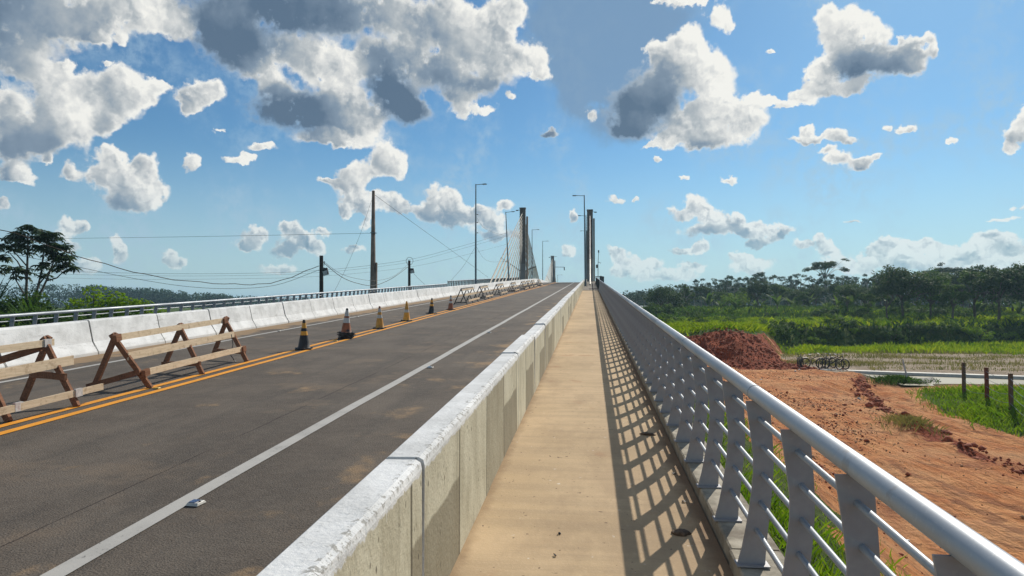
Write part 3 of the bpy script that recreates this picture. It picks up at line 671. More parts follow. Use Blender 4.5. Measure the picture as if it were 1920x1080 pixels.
def railing(label, X, koff, hz, ya, yb, step, nb=5, first_post=None, mat_post='post_steel', r=.041, flip=1, gap0=.11):
    root = empty('railing', (0, 0, 0), label=label, cat='railing')
    # top tube in welded lengths
    def line(off, a, b_): return [(X + off[0], y, dz(y, off[1])) for y in stations(a, b_)]
    b = MB(); b.tube(line((0, koff + hz), ya, yb), r, 18 if ya < 5 else 8); 
    y = ya + (3.86 - ya) % 2.68
    while y < min(yb, 70) and ya < 5:
        b.tube([(X, y - .006, dz(y - .006, koff + hz)), (X, y + .006, dz(y + .006, koff + hz))], r + .0022, 18); y += 2.68
    b.build('handrail', MT['rail_steel'], root, smooth=True)
    h = hz - r * .8
    zs = [h * (1 - gap0 - i * (1 - gap0) / (nb + .25) * 1.0) for i in range(nb)]
    pm = post_mesh(h, flip)
    for zc in zs:
        f = zc / h; cx = (-.045 + .075 * math.sin(min(f * 1.25, 1) * math.pi / 2) - .028 * max(0, f - .62) / .38 * 1.2) * flip
        b = MB(); b.tube(line((cx, koff + zc), ya, yb), .0135, 10 if ya < 5 else 6); b.build('rail_bar', MT['rail_steel'], root, smooth=True)
    y = first_post if first_post is not None else ya + .3; n = 0; po = None; rest = MB()
    fw_, shear = pm, G
    while y < yb:
        if n < 100:
            if po is None: po = pm.build('post', MT[mat_post], root); c = po
            else: c = po.copy(); COL.objects.link(c); c.parent = root
            c.location = (X, y, dz(y, koff))
        else: rest.add([(vx + X, vy + y, vz + dz(y, koff)) for vx, vy, vz in pm.v], pm.f)
        y += step; n += 1
    if rest.v: tag(rest.build('post', MT[mat_post], root), kind='stuff')
    return root
railing('near grey steel railing with thick tube handrail and bowed plate posts', .89, -1.556, .90, -5.5, 65.9, .67, first_post=3.79 - .67 * 13)
railing('far stretch of steel railing on the deck beyond the near walkway railing', .89, -1.556, .93, 66.3, 111, .67, mat_post='dark_steel')
railing('pale steel railing with bowed posts on the far left, behind the white barrier', -13.6, -1.84, .91, 3.0, 63.8, .672, mat_post='post_steel', flip=-1)
railing('higher darker left railing on the bridge deck, running past the left cable tower', -13.6, -1.84, 1.17, 64.3, 131, .85, nb=4, mat_post='dark_steel', flip=-1)
# jog of the railing round the right tower
jr = empty('railing', (0, 0, 0), label='dark railing loop stepping outwards round the right cable tower at the walkway end', cat='railing')
b = MB(); A_ = [(.89, 111.2), (2.15, 111.2), (2.15, 160), (.89, 160)]
b.tube([(x, y, dz(y, -.56)) for x, y in A_[:2]] + [(2.15, y, dz(y, -.56)) for y in (125, 140, 150)] + [(2.15, 160, dz(160, -.56)), (.89, 160, dz(160, -.56))], .045, 8); b.build('handrail', MT['dark_steel'], jr)
for o_ in (-.78, -1.0, -1.22, -1.44):
    b = MB(); b.tube([(x, y, dz(y, o_)) for x, y in A_[:2]] + [(2.15, y, dz(y, o_)) for y in (125, 140, 150, 160)], .014, 6); b.build('rail_bar', MT['dark_steel'], jr)
for x, y in [(.89, 111.2), (2.15, 111.2)] + [(2.15, 112 + .8 * i) for i in range(1, 58)]:
    b = MB(); b.box((x, y, dz(y, -1.1)), (.11, .03, 1.08)); b.build('post', MT['dark_steel'], jr)

# ---------------------------------------------------------------- the land
def vnoise(x, y, seed=0):
    xi = np.floor(x).astype(np.int64); yi = np.floor(y).astype(np.int64); xf = x - xi; yf = y - yi
    u = xf * xf * (3 - 2 * xf); v = yf * yf * (3 - 2 * yf)
    def h(a, b):
        n = (a * 374761393 + b * 668265263 + seed * 1442695041) & 0xffffffff
        n = ((n ^ (n >> 13)) * 1274126177) & 0xffffffff; return ((n ^ (n >> 16)) & 0xffff) / 65535.0
    return (h(xi, yi) * (1 - u) + h(xi + 1, yi) * u) * (1 - v) + (h(xi, yi + 1) * (1 - u) + h(xi + 1, yi + 1) * u) * v
def fbm(x, y, s, oct=4, seed=0):
    r = 0; a = 1; tot = 0
    for i in range(oct): r = r + a * vnoise(x / s * 2 ** i, y / s * 2 ** i, seed + i); tot += a; a *= .5
    return r / tot - .5
def sst(v, a, b): t = np.clip((v - a) / (b - a), 0, 1); return t * t * (3 - 2 * t)
EDGE_X = [-200, -20, 4, 7, 11, 12.8, 14, 15.5, 18, 24, 32, 45, 60, 90, 160, 400]
EDGE_Y = [49, 49, 50, 51.5, 52, 53.5, 57, 62, 69, 73, 76, 82, 88, 96, 110, 200]
def edge_y(x, y=0): return np.interp(x, EDGE_X, EDGE_Y) + fbm(x, x * 0 + 3.3, 7, 3, 5) * (4.5 + 6 * sst(x, 16, 24))
def scarp_x(y): return np.interp(y, [0, 14, 20, 24, 30, 36, 41, 44], [9.3, 10.1, 10.8, 11.2, 11.9, 13.4, 14.8, 16.5])
def land(x, y):
    x = np.asarray(x, float); y = np.asarray(y, float)
    ed = edge_y(x); steep = np.interp(x, [0, 8, 11, 13, 15, 20, 60], [5.0, 5.0, 6.5, 8.5, 6.0, 2.2, 2.6])
    plateau = sst(y - ed, -steep, steep * .35)
    crest = np.exp(-((y - ed - .6) / 2.2) ** 2) * np.exp(-((x - 10.2) / 3.0) ** 2) * .5
    h = plateau * (2.0 + fbm(x, y, 14, 3, 2) * .7) + crest * plateau
    ramp = 1.75 * np.clip((14.0 - x) / 3.8, 0, 1) ** 1.15 * sst(y, 46.2, 51.5) * (1 - sst(y, 60, 66)) * (x > 8) * (1 + fbm(x, y, 1.5, 4, 23) * .8)
    h = np.maximum(h, ramp)
    # a second, shaggier bank behind and a third one
    e2 = 108 + fbm(x, x * 0, 22, 3, 9) * 22 - np.clip(x - 40, 0, 60) * .12
    h = h + sst(y - e2, -2, 3) * (.9 + fbm(x, y, 9, 2, 4) * .8)
    h = h - sst(y, 165, 180) * (1 - sst(x, 30, 60)) * (x > -40) * np.maximum(h - .8, 0)
    # flats: sand and water
    flat = (1 - plateau)
    wch = np.exp(-(((y - (42.6 + fbm(x, y * 0, 12, 2, 3) * 1.0)) / 1.9) ** 2)) * sst(x, 16.3, 18.6)
    h = h - wch * .42 * flat + flat * fbm(x, y, 6, 4, 7) * .14
    # dirt: humps, ruts and a low scarp
    dirt = flat * (1 - sst(x, 16, 20)) * (x > 0)
    sc_ = sst(x - scarp_x(y), -.25, .3)
    h = h - sc_ * .22 * dirt * sst(y, 8, 20)
    q = x - .32 * (y - 40) * .5
    h = h + dirt * (fbm(x, y, 2.6, 5, 21) * .28 + fbm(x * 1.6, y * .35, 1.1, 4, 31) * .10)
    for xo, wd, dp in ((12.9, .22, .12), (13.5, .2, .10), (14.6, .24, .12), (15.2, .22, .1)):
        h = h - np.exp(-(((x - xo - (y - 30) * -.11) / wd) ** 2)) * dp * dirt * sst(y, 8, 14) * (1 - sst(y, 36, 41))
    # clods along the scarp and the red heap on the bank face
    face = plateau * (1 - plateau) * 4
    h = h + face * (fbm(x, y, 1.3, 4, 41) * .7) * (x > 3) * (x < 17)
    h = h + np.exp(-(((x - scarp_x(y) - .25) / .55) ** 2)) * np.maximum(fbm(x, y, 1.0, 3, 51) + .12, 0) * .6 * dirt * sst(y, 15, 19)
    # heap with grass near the near end of the scarp, heap of rubbish by the water
    h = h + .30 * np.exp(-(((x - 10.9) / .8) ** 2 + ((y - 24.6) / 1.3) ** 2))
    h = h + .42 * np.exp(-(((x - 17.6) / 1.0) ** 2 + ((y - 41.3) / .8) ** 2))
    h = h + .16 * sst(x, 15.6, 17) * (1 - sst(y, 34, 37)) * sst(y, 22, 26) * (1 + fbm(x, y, 2, 2, 61))
    # embankment shoulders of the approach road
    top = CZ + G * np.minimum(y, 60) - 2.05
    embR = top - (x - 1.15) * .62 - np.clip(y - 60, 0, 99) * .6
    embL = top - .25 - (-13.75 - x) * .55 - np.clip(y - 60, 0, 99) * .6
    emb = np.where(x > -6, embR, embL); emb = np.where((x > -13.75) & (x < 1.15), np.minimum(top - .8, top - .8 - (y - 60) * .6), emb)
    emb = emb + fbm(x, y, 1.2, 3, 71) * .12
    return np.maximum(h, emb)
def land1(x, y): return float(land(np.array([x]), np.array([y]))[0])
def axis(segs):
    out = []
    for a, b, s in segs: out += list(np.arange(a, b, s))
    return out
gx = axis([(-2500, -500, 400), (-500, -120, 38), (-120, -40, 8), (-40, -13, 1.5), (-13, 0, 3), (0, 2, .5), (2, 19, .17), (19, 34, .4), (34, 70, 1.0), (70, 130, 3), (130, 520, 39), (520, 2600, 400)])
gy = axis([(-2500, -100, 400), (-100, -6, 8), (-6, 8, 1.2), (8, 60, .24), (60, 100, .7), (100, 170, 2), (170, 400, 12), (400, 1000, 80), (1000, 4500, 500)])
GX, GY = np.meshgrid(gx, gy, indexing='xy'); H = land(GX, GY)
ny, nx = GX.shape; V = np.stack([GX, GY, H], -1).reshape(-1, 3)
I = np.arange(ny * nx).reshape(ny, nx); F = np.stack([I[:-1, :-1], I[:-1, 1:], I[1:, 1:], I[1:, :-1]], -1).reshape(-1, 4)
def cover(x, y):
    pl = np.where(x < 15, sst(y - edge_y(x), -.3, .9), sst(y - edge_y(x), -1.9, .2))
    ridge = sst(y - edge_y(x), -6.0, -4.2) * (1 - sst(y - edge_y(x), -.2, 1.2)) * (1 - sst(x, 13.6, 15.6))
    scp = np.exp(-(((x - scarp_x(y) - .25) / .55) ** 2)) * sst(y, 16, 22) * .62
    side = sst(y - edge_y(x), -5.5, -3.5) * (1 - pl) * sst(x, 12.5, 14) * (1 - sst(x, 16, 19))
    ridge = np.maximum(ridge, sst(x, 9, 10) * (1 - sst(x, 14.6, 15.4)) * sst(y, 45.6, 47.2) * (1 - sst(y, 53, 56)))
    red_ = np.clip(ridge + side * .5 + scp + np.exp(-(((x - 10.9) / .9) ** 2 + ((y - 24) / 1.6) ** 2)) * .7, 0, 1) + (fbm(x, y, 4, 3, 81) > .17) * .18
    patch = sst(x - np.interp(y, [10, 24, 27, 33, 37, 40], [19, 16.2, 14.6, 15.2, 16.4, 20]), -.6, .8) * sst(y, 20, 25) * (1 - sst(y, 35.5, 38))
    flats = sst(x, 13.5, 16) * sst(y, 43.5, 46) * (1 - pl)
    sand_ = flats * (1 - ridge) * (1 - sst(y - edge_y(x), -5.5, -3.5) * (1 - sst(x, 16, 19))) * (1 - sst(y + fbm(x, y, 9, 3, 91) * 8, 64, 68)) + sst(x, 16, 18) * sst(y, 39, 40.5) * (1 - sst(y, 45, 47)) * .9
    grass_ = np.clip(pl * 1.0 + patch + flats * sst(y + fbm(x, y, 9, 3, 91) * 8, 62, 67) + flats * .34 + (x > 22) * (y < 38) * 1.0, 0, 1)
    emb = (x > 1.0) & (x < 3.2 + fbm(x, y, 1.5, 2, 12) * 2.2) & (y < 58); grass_ = np.where(emb, .8, grass_)
    grass_ = np.where(x < -13.5, 1.0, grass_); grass_ = np.where((np.abs(x) > 130) | (y > 190) | (y < -20), 1.0, grass_)
    wet_ = sst(x, 15.5, 17.5) * (1 - sst(np.abs(y - 42), 2.2, 3.6))
    return grass_, np.clip(red_, 0, 1) * (1 - np.clip(grass_, 0, 1) * .0), np.clip(sand_, 0, 1), wet_
ga, ra, sa, wa = cover(GX, GY)
gnd = np_mesh('ground', V, F, MT['earth'], {'grass': ga.ravel(), 'red': ra.ravel(), 'sand': sa.ravel(), 'wet': wa.ravel()})
gnd.data.polygons.foreach_set('use_smooth', np.ones(len(F), dtype=bool)); gnd['kind'] = 'structure'
b = MB(); b.add([(17.0, 39.6, -.12), (130, 30, -.12), (130, 60, -.12), (17.0, 46.0, -.12)], [(0, 1, 2, 3)]); struct(b.build('water', MT['water']))

b = MB(); q_ = [(14.6, 46.9), (19.5, 45.3), (25.5, 43.6), (40, 39.6), (70, 31)]  # thin, evenly pale strip laid beside the water
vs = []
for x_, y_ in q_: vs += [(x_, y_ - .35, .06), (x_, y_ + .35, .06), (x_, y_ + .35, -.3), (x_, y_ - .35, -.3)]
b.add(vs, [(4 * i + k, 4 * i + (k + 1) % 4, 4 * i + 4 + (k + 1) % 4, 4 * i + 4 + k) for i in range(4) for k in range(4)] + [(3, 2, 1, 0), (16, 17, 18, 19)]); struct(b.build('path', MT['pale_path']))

# ================================================================ pylons with stays
def stays(root, X, Yp, base_z, top_z, near_span, far_span, n, side_mat, sheath_mat, nz=.8):
    for sgn, span in ((-1, near_span), (1, far_span)):
        for i in range(n):
            f = i / (n - 1)
            d = span * (1 - f) + span * .17 * f
            zt = top_z - .9 - (top_z - base_z) * .42 * f
            y = Yp + sgn * d
            p0 = Vector((X + .0, y, dz(y, -1.5))); p1 = Vector((X, Yp + sgn * .5, zt))
            b = MB(); m_ = p0.lerp(p1, .28); b.tube([p0, m_], .12, 8, 1); b.tube([m_, p1], .085, 8, 0); b.tube([m_ - (p1 - p0).normalized() * .12, m_ + (p1 - p0).normalized() * .12], .16, 8, 2)
            b.build('stay_cable', [MT[side_mat], MT[sheath_mat], MT['cable_dark']], root, smooth=True)
def pylon(label, X, Yp, top_off, c1='cable_upper', w=1.15):
    root = empty('cable_pylon', (0, 0, 0), label=label, cat='bridge pylon')
    zb = dz(Yp, -1.9); zt = zb + top_off
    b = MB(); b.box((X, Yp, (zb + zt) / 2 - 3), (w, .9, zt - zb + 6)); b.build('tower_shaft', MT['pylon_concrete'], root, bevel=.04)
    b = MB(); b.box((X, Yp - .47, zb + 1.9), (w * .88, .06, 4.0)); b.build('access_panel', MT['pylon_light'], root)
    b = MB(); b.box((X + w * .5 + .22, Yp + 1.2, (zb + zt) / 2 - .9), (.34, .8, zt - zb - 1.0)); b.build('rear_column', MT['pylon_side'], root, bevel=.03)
    b = MB(); b.box((X, Yp, zt + .12), (w + .1, 1.1, .24)); b.build('cap', MT['pylon_concrete'], root)
    b = MB()
    for i in range(26): b.box((X - w * .5 - .03, Yp - .2, zb + 1 + i * .5), (.06, .35, .05))
    b.build('ladder', MT['dark_steel'], root)
    stays(root, X, Yp, zb, zt, 46, 46, 10, c1, 'cable_sheath')
    sgn = 1 if X < -5 else -1
    b = MB(); b.beam((X - sgn * w * .4, Yp - .3, zt - .25), (X - sgn * 1.15, Yp - .3, zt - .25), .08, .08); b.box((X - sgn * 1.1, Yp - .3, zt - .32), (.5, .3, .16)); b.build('floodlight', MT['dark_steel'], root)
    b = MB(); b.box((X, Yp, (zb - 4.0) / 2 - .5), (2.2, 2.2, zb - 3.0)); b.build('pier', MT['slab_concrete'], root)
    return root
pylon('tall dark cable tower with fan of pale stays standing left of the road', -13.55, 137, 15.0)
pylon('tall dark cable tower on the walkway line, its stays seen edge-on as one upright', -.05, 137, 14.4, 'cable_pale')
pylon('smaller more distant cable tower with stays beyond the left tower', -13.6, 247, 13.2)
# bracket arm with hanging box on the far tower
b = empty('signal_arm', label='thin horizontal arm with hanging dark box reaching right from the distant tower', cat='signal arm')
m = MB(); zz = dz(247, -1.9) + 9.2; m.tube([(-13.0, 246, zz - 9.5), (-13.0, 246, zz), (-12.8, 246, zz + .15), (-9.4, 246, zz + .1)], .09, 8); m.build('mast', MT['galvanised'], b)
m = MB(); m.box((-9.3, 246, zz - .45), (.35, .35, 1.2)); m.build('signal_box', MT['box_grey'], b)

# ---------------------------------------------------------------- street lamps
def lamp(label, X, Y, H, arm, lean=0.0, base_off=-1.0, brackets=()):
    root = empty('street_lamp', (X, Y, dz(Y, base_off)), label=label, cat='street lamp')
    root.rotation_euler = (0, R(lean), 0)
    b = MB(); b.tube([(0, 0, 0), (0, 0, H * .5), (0, 0, H)], [.115, .095, .06], 12); b.build('pole', MT['galvanised'], root, smooth=True)
    b = MB(); b.box((0, 0, .03), (.42, .42, .06)); b.tube([(0, 0, .05), (0, 0, .55)], .14, 12); b.build('base_plate', MT['galvanised'], root)
    b = MB(); b.tube([(0, 0, H - .08), (arm * .72, 0, H - .02)], .035, 8); b.build('arm', MT['galvanised'], root)
    s = 1 if arm > 0 else -1
    b = MB(); vs = []
    for x_, w_, t_ in ((0, .06, .04), (.15, .12, .06), (.45, .16, .07), (.62, .12, .04)):
        vs += [(arm * .66 + s * x_, -w_, H - .06), (arm * .66 + s * x_, w_, H - .06), (arm * .66 + s * x_, w_ * .7, H - .06 + t_ * 1.4), (arm * .66 + s * x_, -w_ * .7, H - .06 + t_ * 1.4)]
    fs = [(0, 1, 2, 3), (15, 14, 13, 12)]
    for i in range(3):
        for k in range(4): fs.append((4 * i + k, 4 * i + 4 + k, 4 * i + 4 + (k + 1) % 4, 4 * i + (k + 1) % 4))
    b.add(vs, fs); hd = b.build('lamp_head', MT['galvanised'], root)
    b = MB(); b.box((arm * .66 + s * .33, 0, H - .075), (.34, .18, .025)); b.build('lens', MT['lamp_glass'], hd)
    for z in brackets:
        b = MB(); b.tube([(0, 0, z), (.22, 0, z)], .03, 6); b.box((.24, 0, z), (.06, .06, .12)); b.build('bracket', MT['dark_steel'], root)
    return root
lamp('tallest slender street lamp on the left, first beyond the raised railing', -13.0, 76.9, 11.8, 1.0, 0, -1.5, (6.2, 7.4, 8.3))
lamp('leaning street lamp seen against the left stay cables', -12.75, 106.8, 11.2, 1.25, -2.6, -1.4)
lamp('street lamp just right of the left cable tower', -13.1, 154, 11.6, 1.6, 0, -1.5)
lamp('street lamp standing between the left tower and the distant tower', -13.1, 188.5, 11.6, 1.6, 0, -1.5)
lamp('street lamp with its top just above the distant cable tower', -13.0, 229, 10.8, 1.8, 0, -1.5)
lamp('small far street lamp right of the distant cable tower', -13.0, 274, 8.6, 2.0, 0, -1.5)
lamp('smallest farthest street lamp near the crest of the road', -13.0, 314, 7.6, 1.9, 0, -1.5)
lamp('tall street lamp on the walkway barrier close to the right cable tower', -.62, 87, 11.6, -1.35, -.6, -1.64)
lamp('second lamp behind the right lamp post, its head just showing', -.66, 118, 11.0, -1.2, -.3, -1.0)
lamp('third lamp behind the right lamp post, lowest of the three heads', -.7, 150, 10.4, -1.3, -.2, -1.0)

# pole with camera, box and small panel beside the walkway
cp = empty('camera_pole', (1.25, 113, dz(113, -1.6)), label='thin pole with grey box, small panel and dark top beside the far walkway railing', cat='camera pole')
b = MB(); b.tube([(0, 0, 0), (.02, 0, 3.2), (.12, 0, 5.1)], [.05, .045, .035], 8); b.build('pole', MT['dark_steel'], cp, smooth=True)
b = MB(); b.tube([(.12, 0, 5.0), (.12, 0, 5.4)], .11, 10); b.build('camera', MT['black_plastic'], cp)
b = MB(); b.box((-.17, 0, 2.75), (.34, .25, .55)); b.build('control_box', MT['box_grey'], cp, bevel=.02)
b = MB(); b.box((.28, 0, 3.35), (.5, .3, .05), rot=Matrix.Rotation(R(20), 3, 'Y')); b.build('panel', MT['black_plastic'], cp)
b = MB(); b.tube([(-.1, 0, 2.45), (-.16, 0, 2.2), (-.02, 0, 2.05)], .012, 6); b.build('cable', MT['wire_black'], cp)
# steel plate and chain bar at the joint where the deck begins
bp = empty('stay_guard', label='low dark bar and post closing part of the walkway at the deck joint', cat='guard rail')
b = MB(); b.tube([(-.15, 70, dz(70, -1.58)), (.72, 70, dz(70, -1.58))], .03, 8); b.build('bar', MT['rusty_steel'], bp)
b = MB(); b.tube([(.22, 70, dz(70, -1.62)), (.22, 70, dz(70, -.8))], .018, 8); b.build('post', MT['rusty_steel'], bp)

# ---------------------------------------------------------------- traffic cones
def cone(label, x, y, cols, h=.75, z_off=0.0, tip=None, group=None, base='black_rubber', rz=0.0, tilt=0):
    root = empty('traffic_cone', (x, y, dz(y, -1.9) + .004 + z_off), rz, label, 'traffic cone', group)
    root.rotation_euler = (math.atan(G) + R(tilt), R(tilt * .6), rz)
    b = MB(); b.box((0, 0, .016), (.40, .40, .032)); 
    for k in range(8):
        a = 2 * math.pi * k / 8; b.box((.17 * math.cos(a), .17 * math.sin(a), .035), (.10, .07, .02), rot=Matrix.Rotation(a, 3, 'Z'))
    b.build('base', MT[base], root, bevel=.006)
    r = lambda z: .155 - (.155 - .030) * ((z - .03) / (h - .03)) ** .94
    z0 = .03
    for i, (f, m_) in enumerate(cols):
        z1 = .03 + (h - .03) * f; rr = .0 if m_ in ('black_rubber', 'cone_yellow', 'cone_ochre', 'cone_orange') else .0015
        b = MB(); pr = [(r(z0) + rr + (.02 if i == 0 else 0), z0), (r(z0 + (z1 - z0) * .12) + rr, z0 + (z1 - z0) * .12), (r((z0 + z1) / 2) + rr, (z0 + z1) / 2), (r(z1) + rr, z1)]
        b.lathe(pr, 20); b.build('tip' if i == len(cols) - 1 else ('body' if i == 0 else 'band'), MT[m_], root, smooth=True); z0 = z1
    return root
B_, Y_, O_, W_, C_ = 'black_rubber', 'cone_yellow', 'cone_orange', 'cone_white', 'cone_ochre'
cone('black traffic cone with two broad yellow bands, nearest of the row', -7.26, 16.72, [(.46, B_), (.60, Y_), (.71, B_), (.89, Y_), (1, B_)], rz=.3)
for k in range(3):
    cone(['lowest', 'second lowest', 'third'][k] + ' cone of the stack, only its black base rim showing', -7.22 + .01 * k, 19.59, [(.5, B_), (.8, O_), (1, O_)], h=.62, z_off=.052 * k, rz=.2 + .35 * k)
cone('dirty orange cone with two white bands topping the stack of cones', -7.21, 19.6, [(.40, O_), (.60, W_), (.68, O_), (.93, W_), (1, B_)], h=.74, z_off=.156, rz=.8, tilt=1)
cone('ochre cone with white bands and orange tip, third in the row', -7.35, 23.3, [(.45, C_), (.60, W_), (.73, C_), (.90, W_), (1, O_)], h=.78, rz=.1)
cone('all yellow cone with one pale band, fourth in the row', -7.43, 27.1, [(.42, Y_), (.56, W_), (.85, C_), (1, Y_)], h=.80, rz=.5)
cone('black cone with yellow bands farther along, fifth in the row', -7.61, 32.25, [(.46, B_), (.60, Y_), (.71, B_), (.86, Y_), (1, B_)], rz=.9)
cone('dull brown cone with white bands, last before the barricades', -7.36, 35.6, [(.45, O_), (.60, W_), (.73, O_), (.90, W_), (1, B_)], h=.76, rz=.4)

# ---------------------------------------------------------------- wooden barricades
def P3(x, y, h): return (x, y, dz(y, -1.9) + h)
b2 = empty('wooden_barricade', label='whole rough wooden barricade of three A-frames and three pale planks, beside the first cone', cat='barricade')
def leg(root, a, c, w=.085, t=.05, m_='brown_plank', nm='leg', warp=.004): 
    b = MB(); b.beam(a, c, w, t, up=(0, 1, 0), warp=warp); return b.build(nm, MT[m_], root)
def plank(root, a, c, w=.03, t=.12, m_='pale_plank', nm='plank'):
    b = MB(); b.beam(a, c, w, t, up=(0, 0, 1), warp=.007); return b.build(nm, MT[m_], root)
for f_, k_, a_ in (((-7.37, 10.78), (-8.27, 10.58), (-7.90, 10.55, .93)), ((-7.39, 12.36), (-8.45, 12.70), (-8.02, 12.60, .94)), ((-7.50, 14.27), (-8.62, 14.80), (-8.12, 14.45, .95))):
    leg(b2, P3(f_[0], f_[1], .0), P3(a_[0] - .03, a_[1], a_[2])); leg(b2, P3(k_[0], k_[1], .0), P3(a_[0] + .03, a_[1] + .05, a_[2] + .01))
leg(b2, P3(-8.34, 10.53, .05), P3(-7.50, 10.68, .29), .09, .04, nm='cross_bar')
leg(b2, P3(-8.42, 12.66, .15), P3(-7.46, 12.40, .20), .09, .04, nm='cross_bar'); leg(b2, P3(-8.55, 14.74, .20), P3(-7.58, 14.34, .18), .07, .04, nm='cross_bar')
plank(b2, P3(-7.83, 10.50, .87), P3(-8.06, 14.30, .90), t=.105); plank(b2, P3(-7.68, 10.62, .55), P3(-7.80, 14.25, .60), t=.125)
plank(b2, P3(-7.44, 10.70, .27), P3(-7.60, 14.28, .28), t=.11)
for x, y, z in ((-7.80, 10.52, .87), (-8.03, 14.28, .90), (-7.42, 10.72, .27), (-7.58, 14.26, .28)):
    b = MB(); b.box(P3(x, y, z), (.07, .13, .115), rot=Matrix.Rotation(R(12), 3, 'X')); b.build('end_block', MT['brown_plank'], b2)
b = MB(); b.tube([P3(-7.72, 14.0, .62), P3(-7.69, 14.02, .4), P3(-7.73, 13.99, .18), P3(-7.62, 14.01, .02)], .008, 6); b.build('loose_tape', MT['black_plastic'], b2)
b1 = empty('wooden_barricade', label='wooden barricade cut off by the left edge of the view, with tape-wrapped plank ends', cat='barricade')
for f_, k_, a_ in (((-7.40, 9.16), (-8.62, 9.55), (-8.16, 9.42, .97)), ((-7.55, 8.15), (-8.7, 8.3), (-8.15, 8.25, .96)), ((-7.55, 6.2), (-8.7, 6.3), (-8.15, 6.25, .96))):
    leg(b1, P3(f_[0], f_[1], .0), P3(a_[0] - .03, a_[1], a_[2])); leg(b1, P3(k_[0], k_[1], .0), P3(a_[0] + .03, a_[1] + .05, a_[2] + .02))
leg(b1, P3(-8.42, 9.46, .42), P3(-7.64, 9.22, .42), .10, .04, nm='cross_bar')
plank(b1, P3(-8.02, 5.2, .86), P3(-8.10, 9.52, .90), t=.10); plank(b1, P3(-7.75, 5.2, .56), P3(-7.84, 9.60, .62), t=.14)
plank(b1, P3(-7.52, 5.2, .15), P3(-7.36, 9.62, .22), t=.095); plank(b1, P3(-8.15, 6.3, .42), P3(-8.2, 9.40, .83), t=.10, m_='brown_plank', nm='brace')
for (x, y, z) in ((-8.085, 9.38, .90), (-7.375, 9.14, .212), (-7.425, 8.15, .198)):
    b = MB(); b.box(P3(x, y, z), (.044, .13, .115), rot=Matrix.Rotation(.05, 3, 'X')); b.build('tape_wrap', MT['tape_white'], b1)
# the row of steel-framed ones going up the bridge
lab = ['first dark-framed barricade beyond the cones', 'second dark-framed barricade, frames tangled close together', 'third dark-framed barricade with its lowest plank pale',
       'fourth barricade with rusty brown frames', 'fifth barricade, wide rusty frame facing the road', 'sixth barricade in the far brown cluster', 'seventh barricade in the far brown cluster', 'last barricade, nearest the crest of the road']
for i, (y, ln, m_) in enumerate(((41.9, 4.2, 'dark_steel'), (49.2, 3.6, 'dark_steel'), (58.6, 4.2, 'dark_steel'), (68.5, 3.6, 'rusty_steel'), (77, 4.0, 'rusty_steel'), (84, 3.8, 'rusty_steel'), (90.5, 4.0, 'rusty_steel'), (100, 3.6, 'rusty_steel'))):
    xs = (-7.6, -7.62, -7.7, -7.55, -7.35, -7.4, -7.4, -7.25)[i]
    t_ = empty('road_barricade', label=lab[i] + ', on the uphill road', cat='barricade', group='steel-framed barricades along the centre line')
    for k in range(3):
        yy = y + ln * k / 2; sw = rnd.uniform(-.12, .12)
        leg(t_, P3(xs, yy + sw, 0), P3(xs - .42, yy, .98), .055, .055, m_, warp=0); leg(t_, P3(xs - .86, yy - sw, 0), P3(xs - .40, yy + .04, 1.0), .055, .055, m_, warp=0)
        if k != 1 or i % 2: leg(t_, P3(xs - .8, yy, .14), P3(xs - .05, yy, .12), .05, .04, m_, nm='cross_bar', warp=0)
    plank(t_, P3(xs - .34, y, .90), P3(xs - .34, y + ln, .92), t=.10); plank(t_, P3(xs - .2, y + .2, .58), P3(xs - .18, y + ln + .25, .60), t=.13)
    plank(t_, P3(xs - .02, y + .5, .22), P3(xs + .02, y + ln + .3, .24), t=.12)
    b = MB(); b.beam(P3(xs - .40, y, .99), P3(xs - .40, y + ln, 1.0), .05, .05); b.build('top_bar', MT[m_], t_)

# ---------------------------------------------------------------- road studs
def stud(label, x, y, off, solar=True, m_='stud_white', group=None):
    root = empty('road_stud', (x, y, dz(y, off)), label=label, cat='road stud', group=group); root.rotation_euler = (math.atan(G), 0, R(-6) if solar else 0)
    b = MB(); w, l, h = (.115, .12, .022) if solar else (.10, .08, .018)
    vs = [(-w / 2, -l / 2, 0), (w / 2, -l / 2, 0), (w / 2, l / 2, 0), (-w / 2, l / 2, 0), (-w * .42, -l * .36, h), (w * .42, -l * .36, h), (w * .42, l * .36, h), (-w * .42, l * .36, h)]
    b.add(vs, [(0, 3, 2, 1), (4, 5, 6, 7), (0, 1, 5, 4), (1, 2, 6, 5), (2, 3, 7, 6), (3, 0, 4, 7)]); b.build('stud_body', MT[m_], root, bevel=.003)
    if solar:
        b = MB(); b.box((-w * .12, 0, h + .002), (w * .52, l * .6, .004)); b.build('solar_cell', MT['stud_blue'], root)
        b = MB(); b.lathe([(.010, 0), (.010, .006)], 10, c=(w * .33, 0, h)); b.build('screw', MT['dark_steel'], root)
stud('nearest pale road stud with a dark blue solar cell, on the edge line in front', -3.25, 5.36, -1.894)
stud('second road stud along the near white line, beside its far bend', -3.22, 13.57, -1.894)
stud('third small road stud farther up the near white line', -3.24, 21.8, -1.894)
stud('small yellow stud between the yellow lines beside the wooden barricade', -7.23, 10.74, -1.895, False, 'stud_yellow')
stud('small yellow stud between the yellow lines right of the stacked cones', -7.22, 18.8, -1.895, False, 'stud_yellow')
stud('small yellow stud between the yellow lines near the all yellow cone', -7.22, 27.1, -1.895, False, 'stud_yellow')
stud('pale stud on the far white line behind the stacked cones', -10.45, 22.03, -1.897, False)
stud('pale stud on the far white line left of the ochre cone', -10.4, 29.7, -1.897, False)

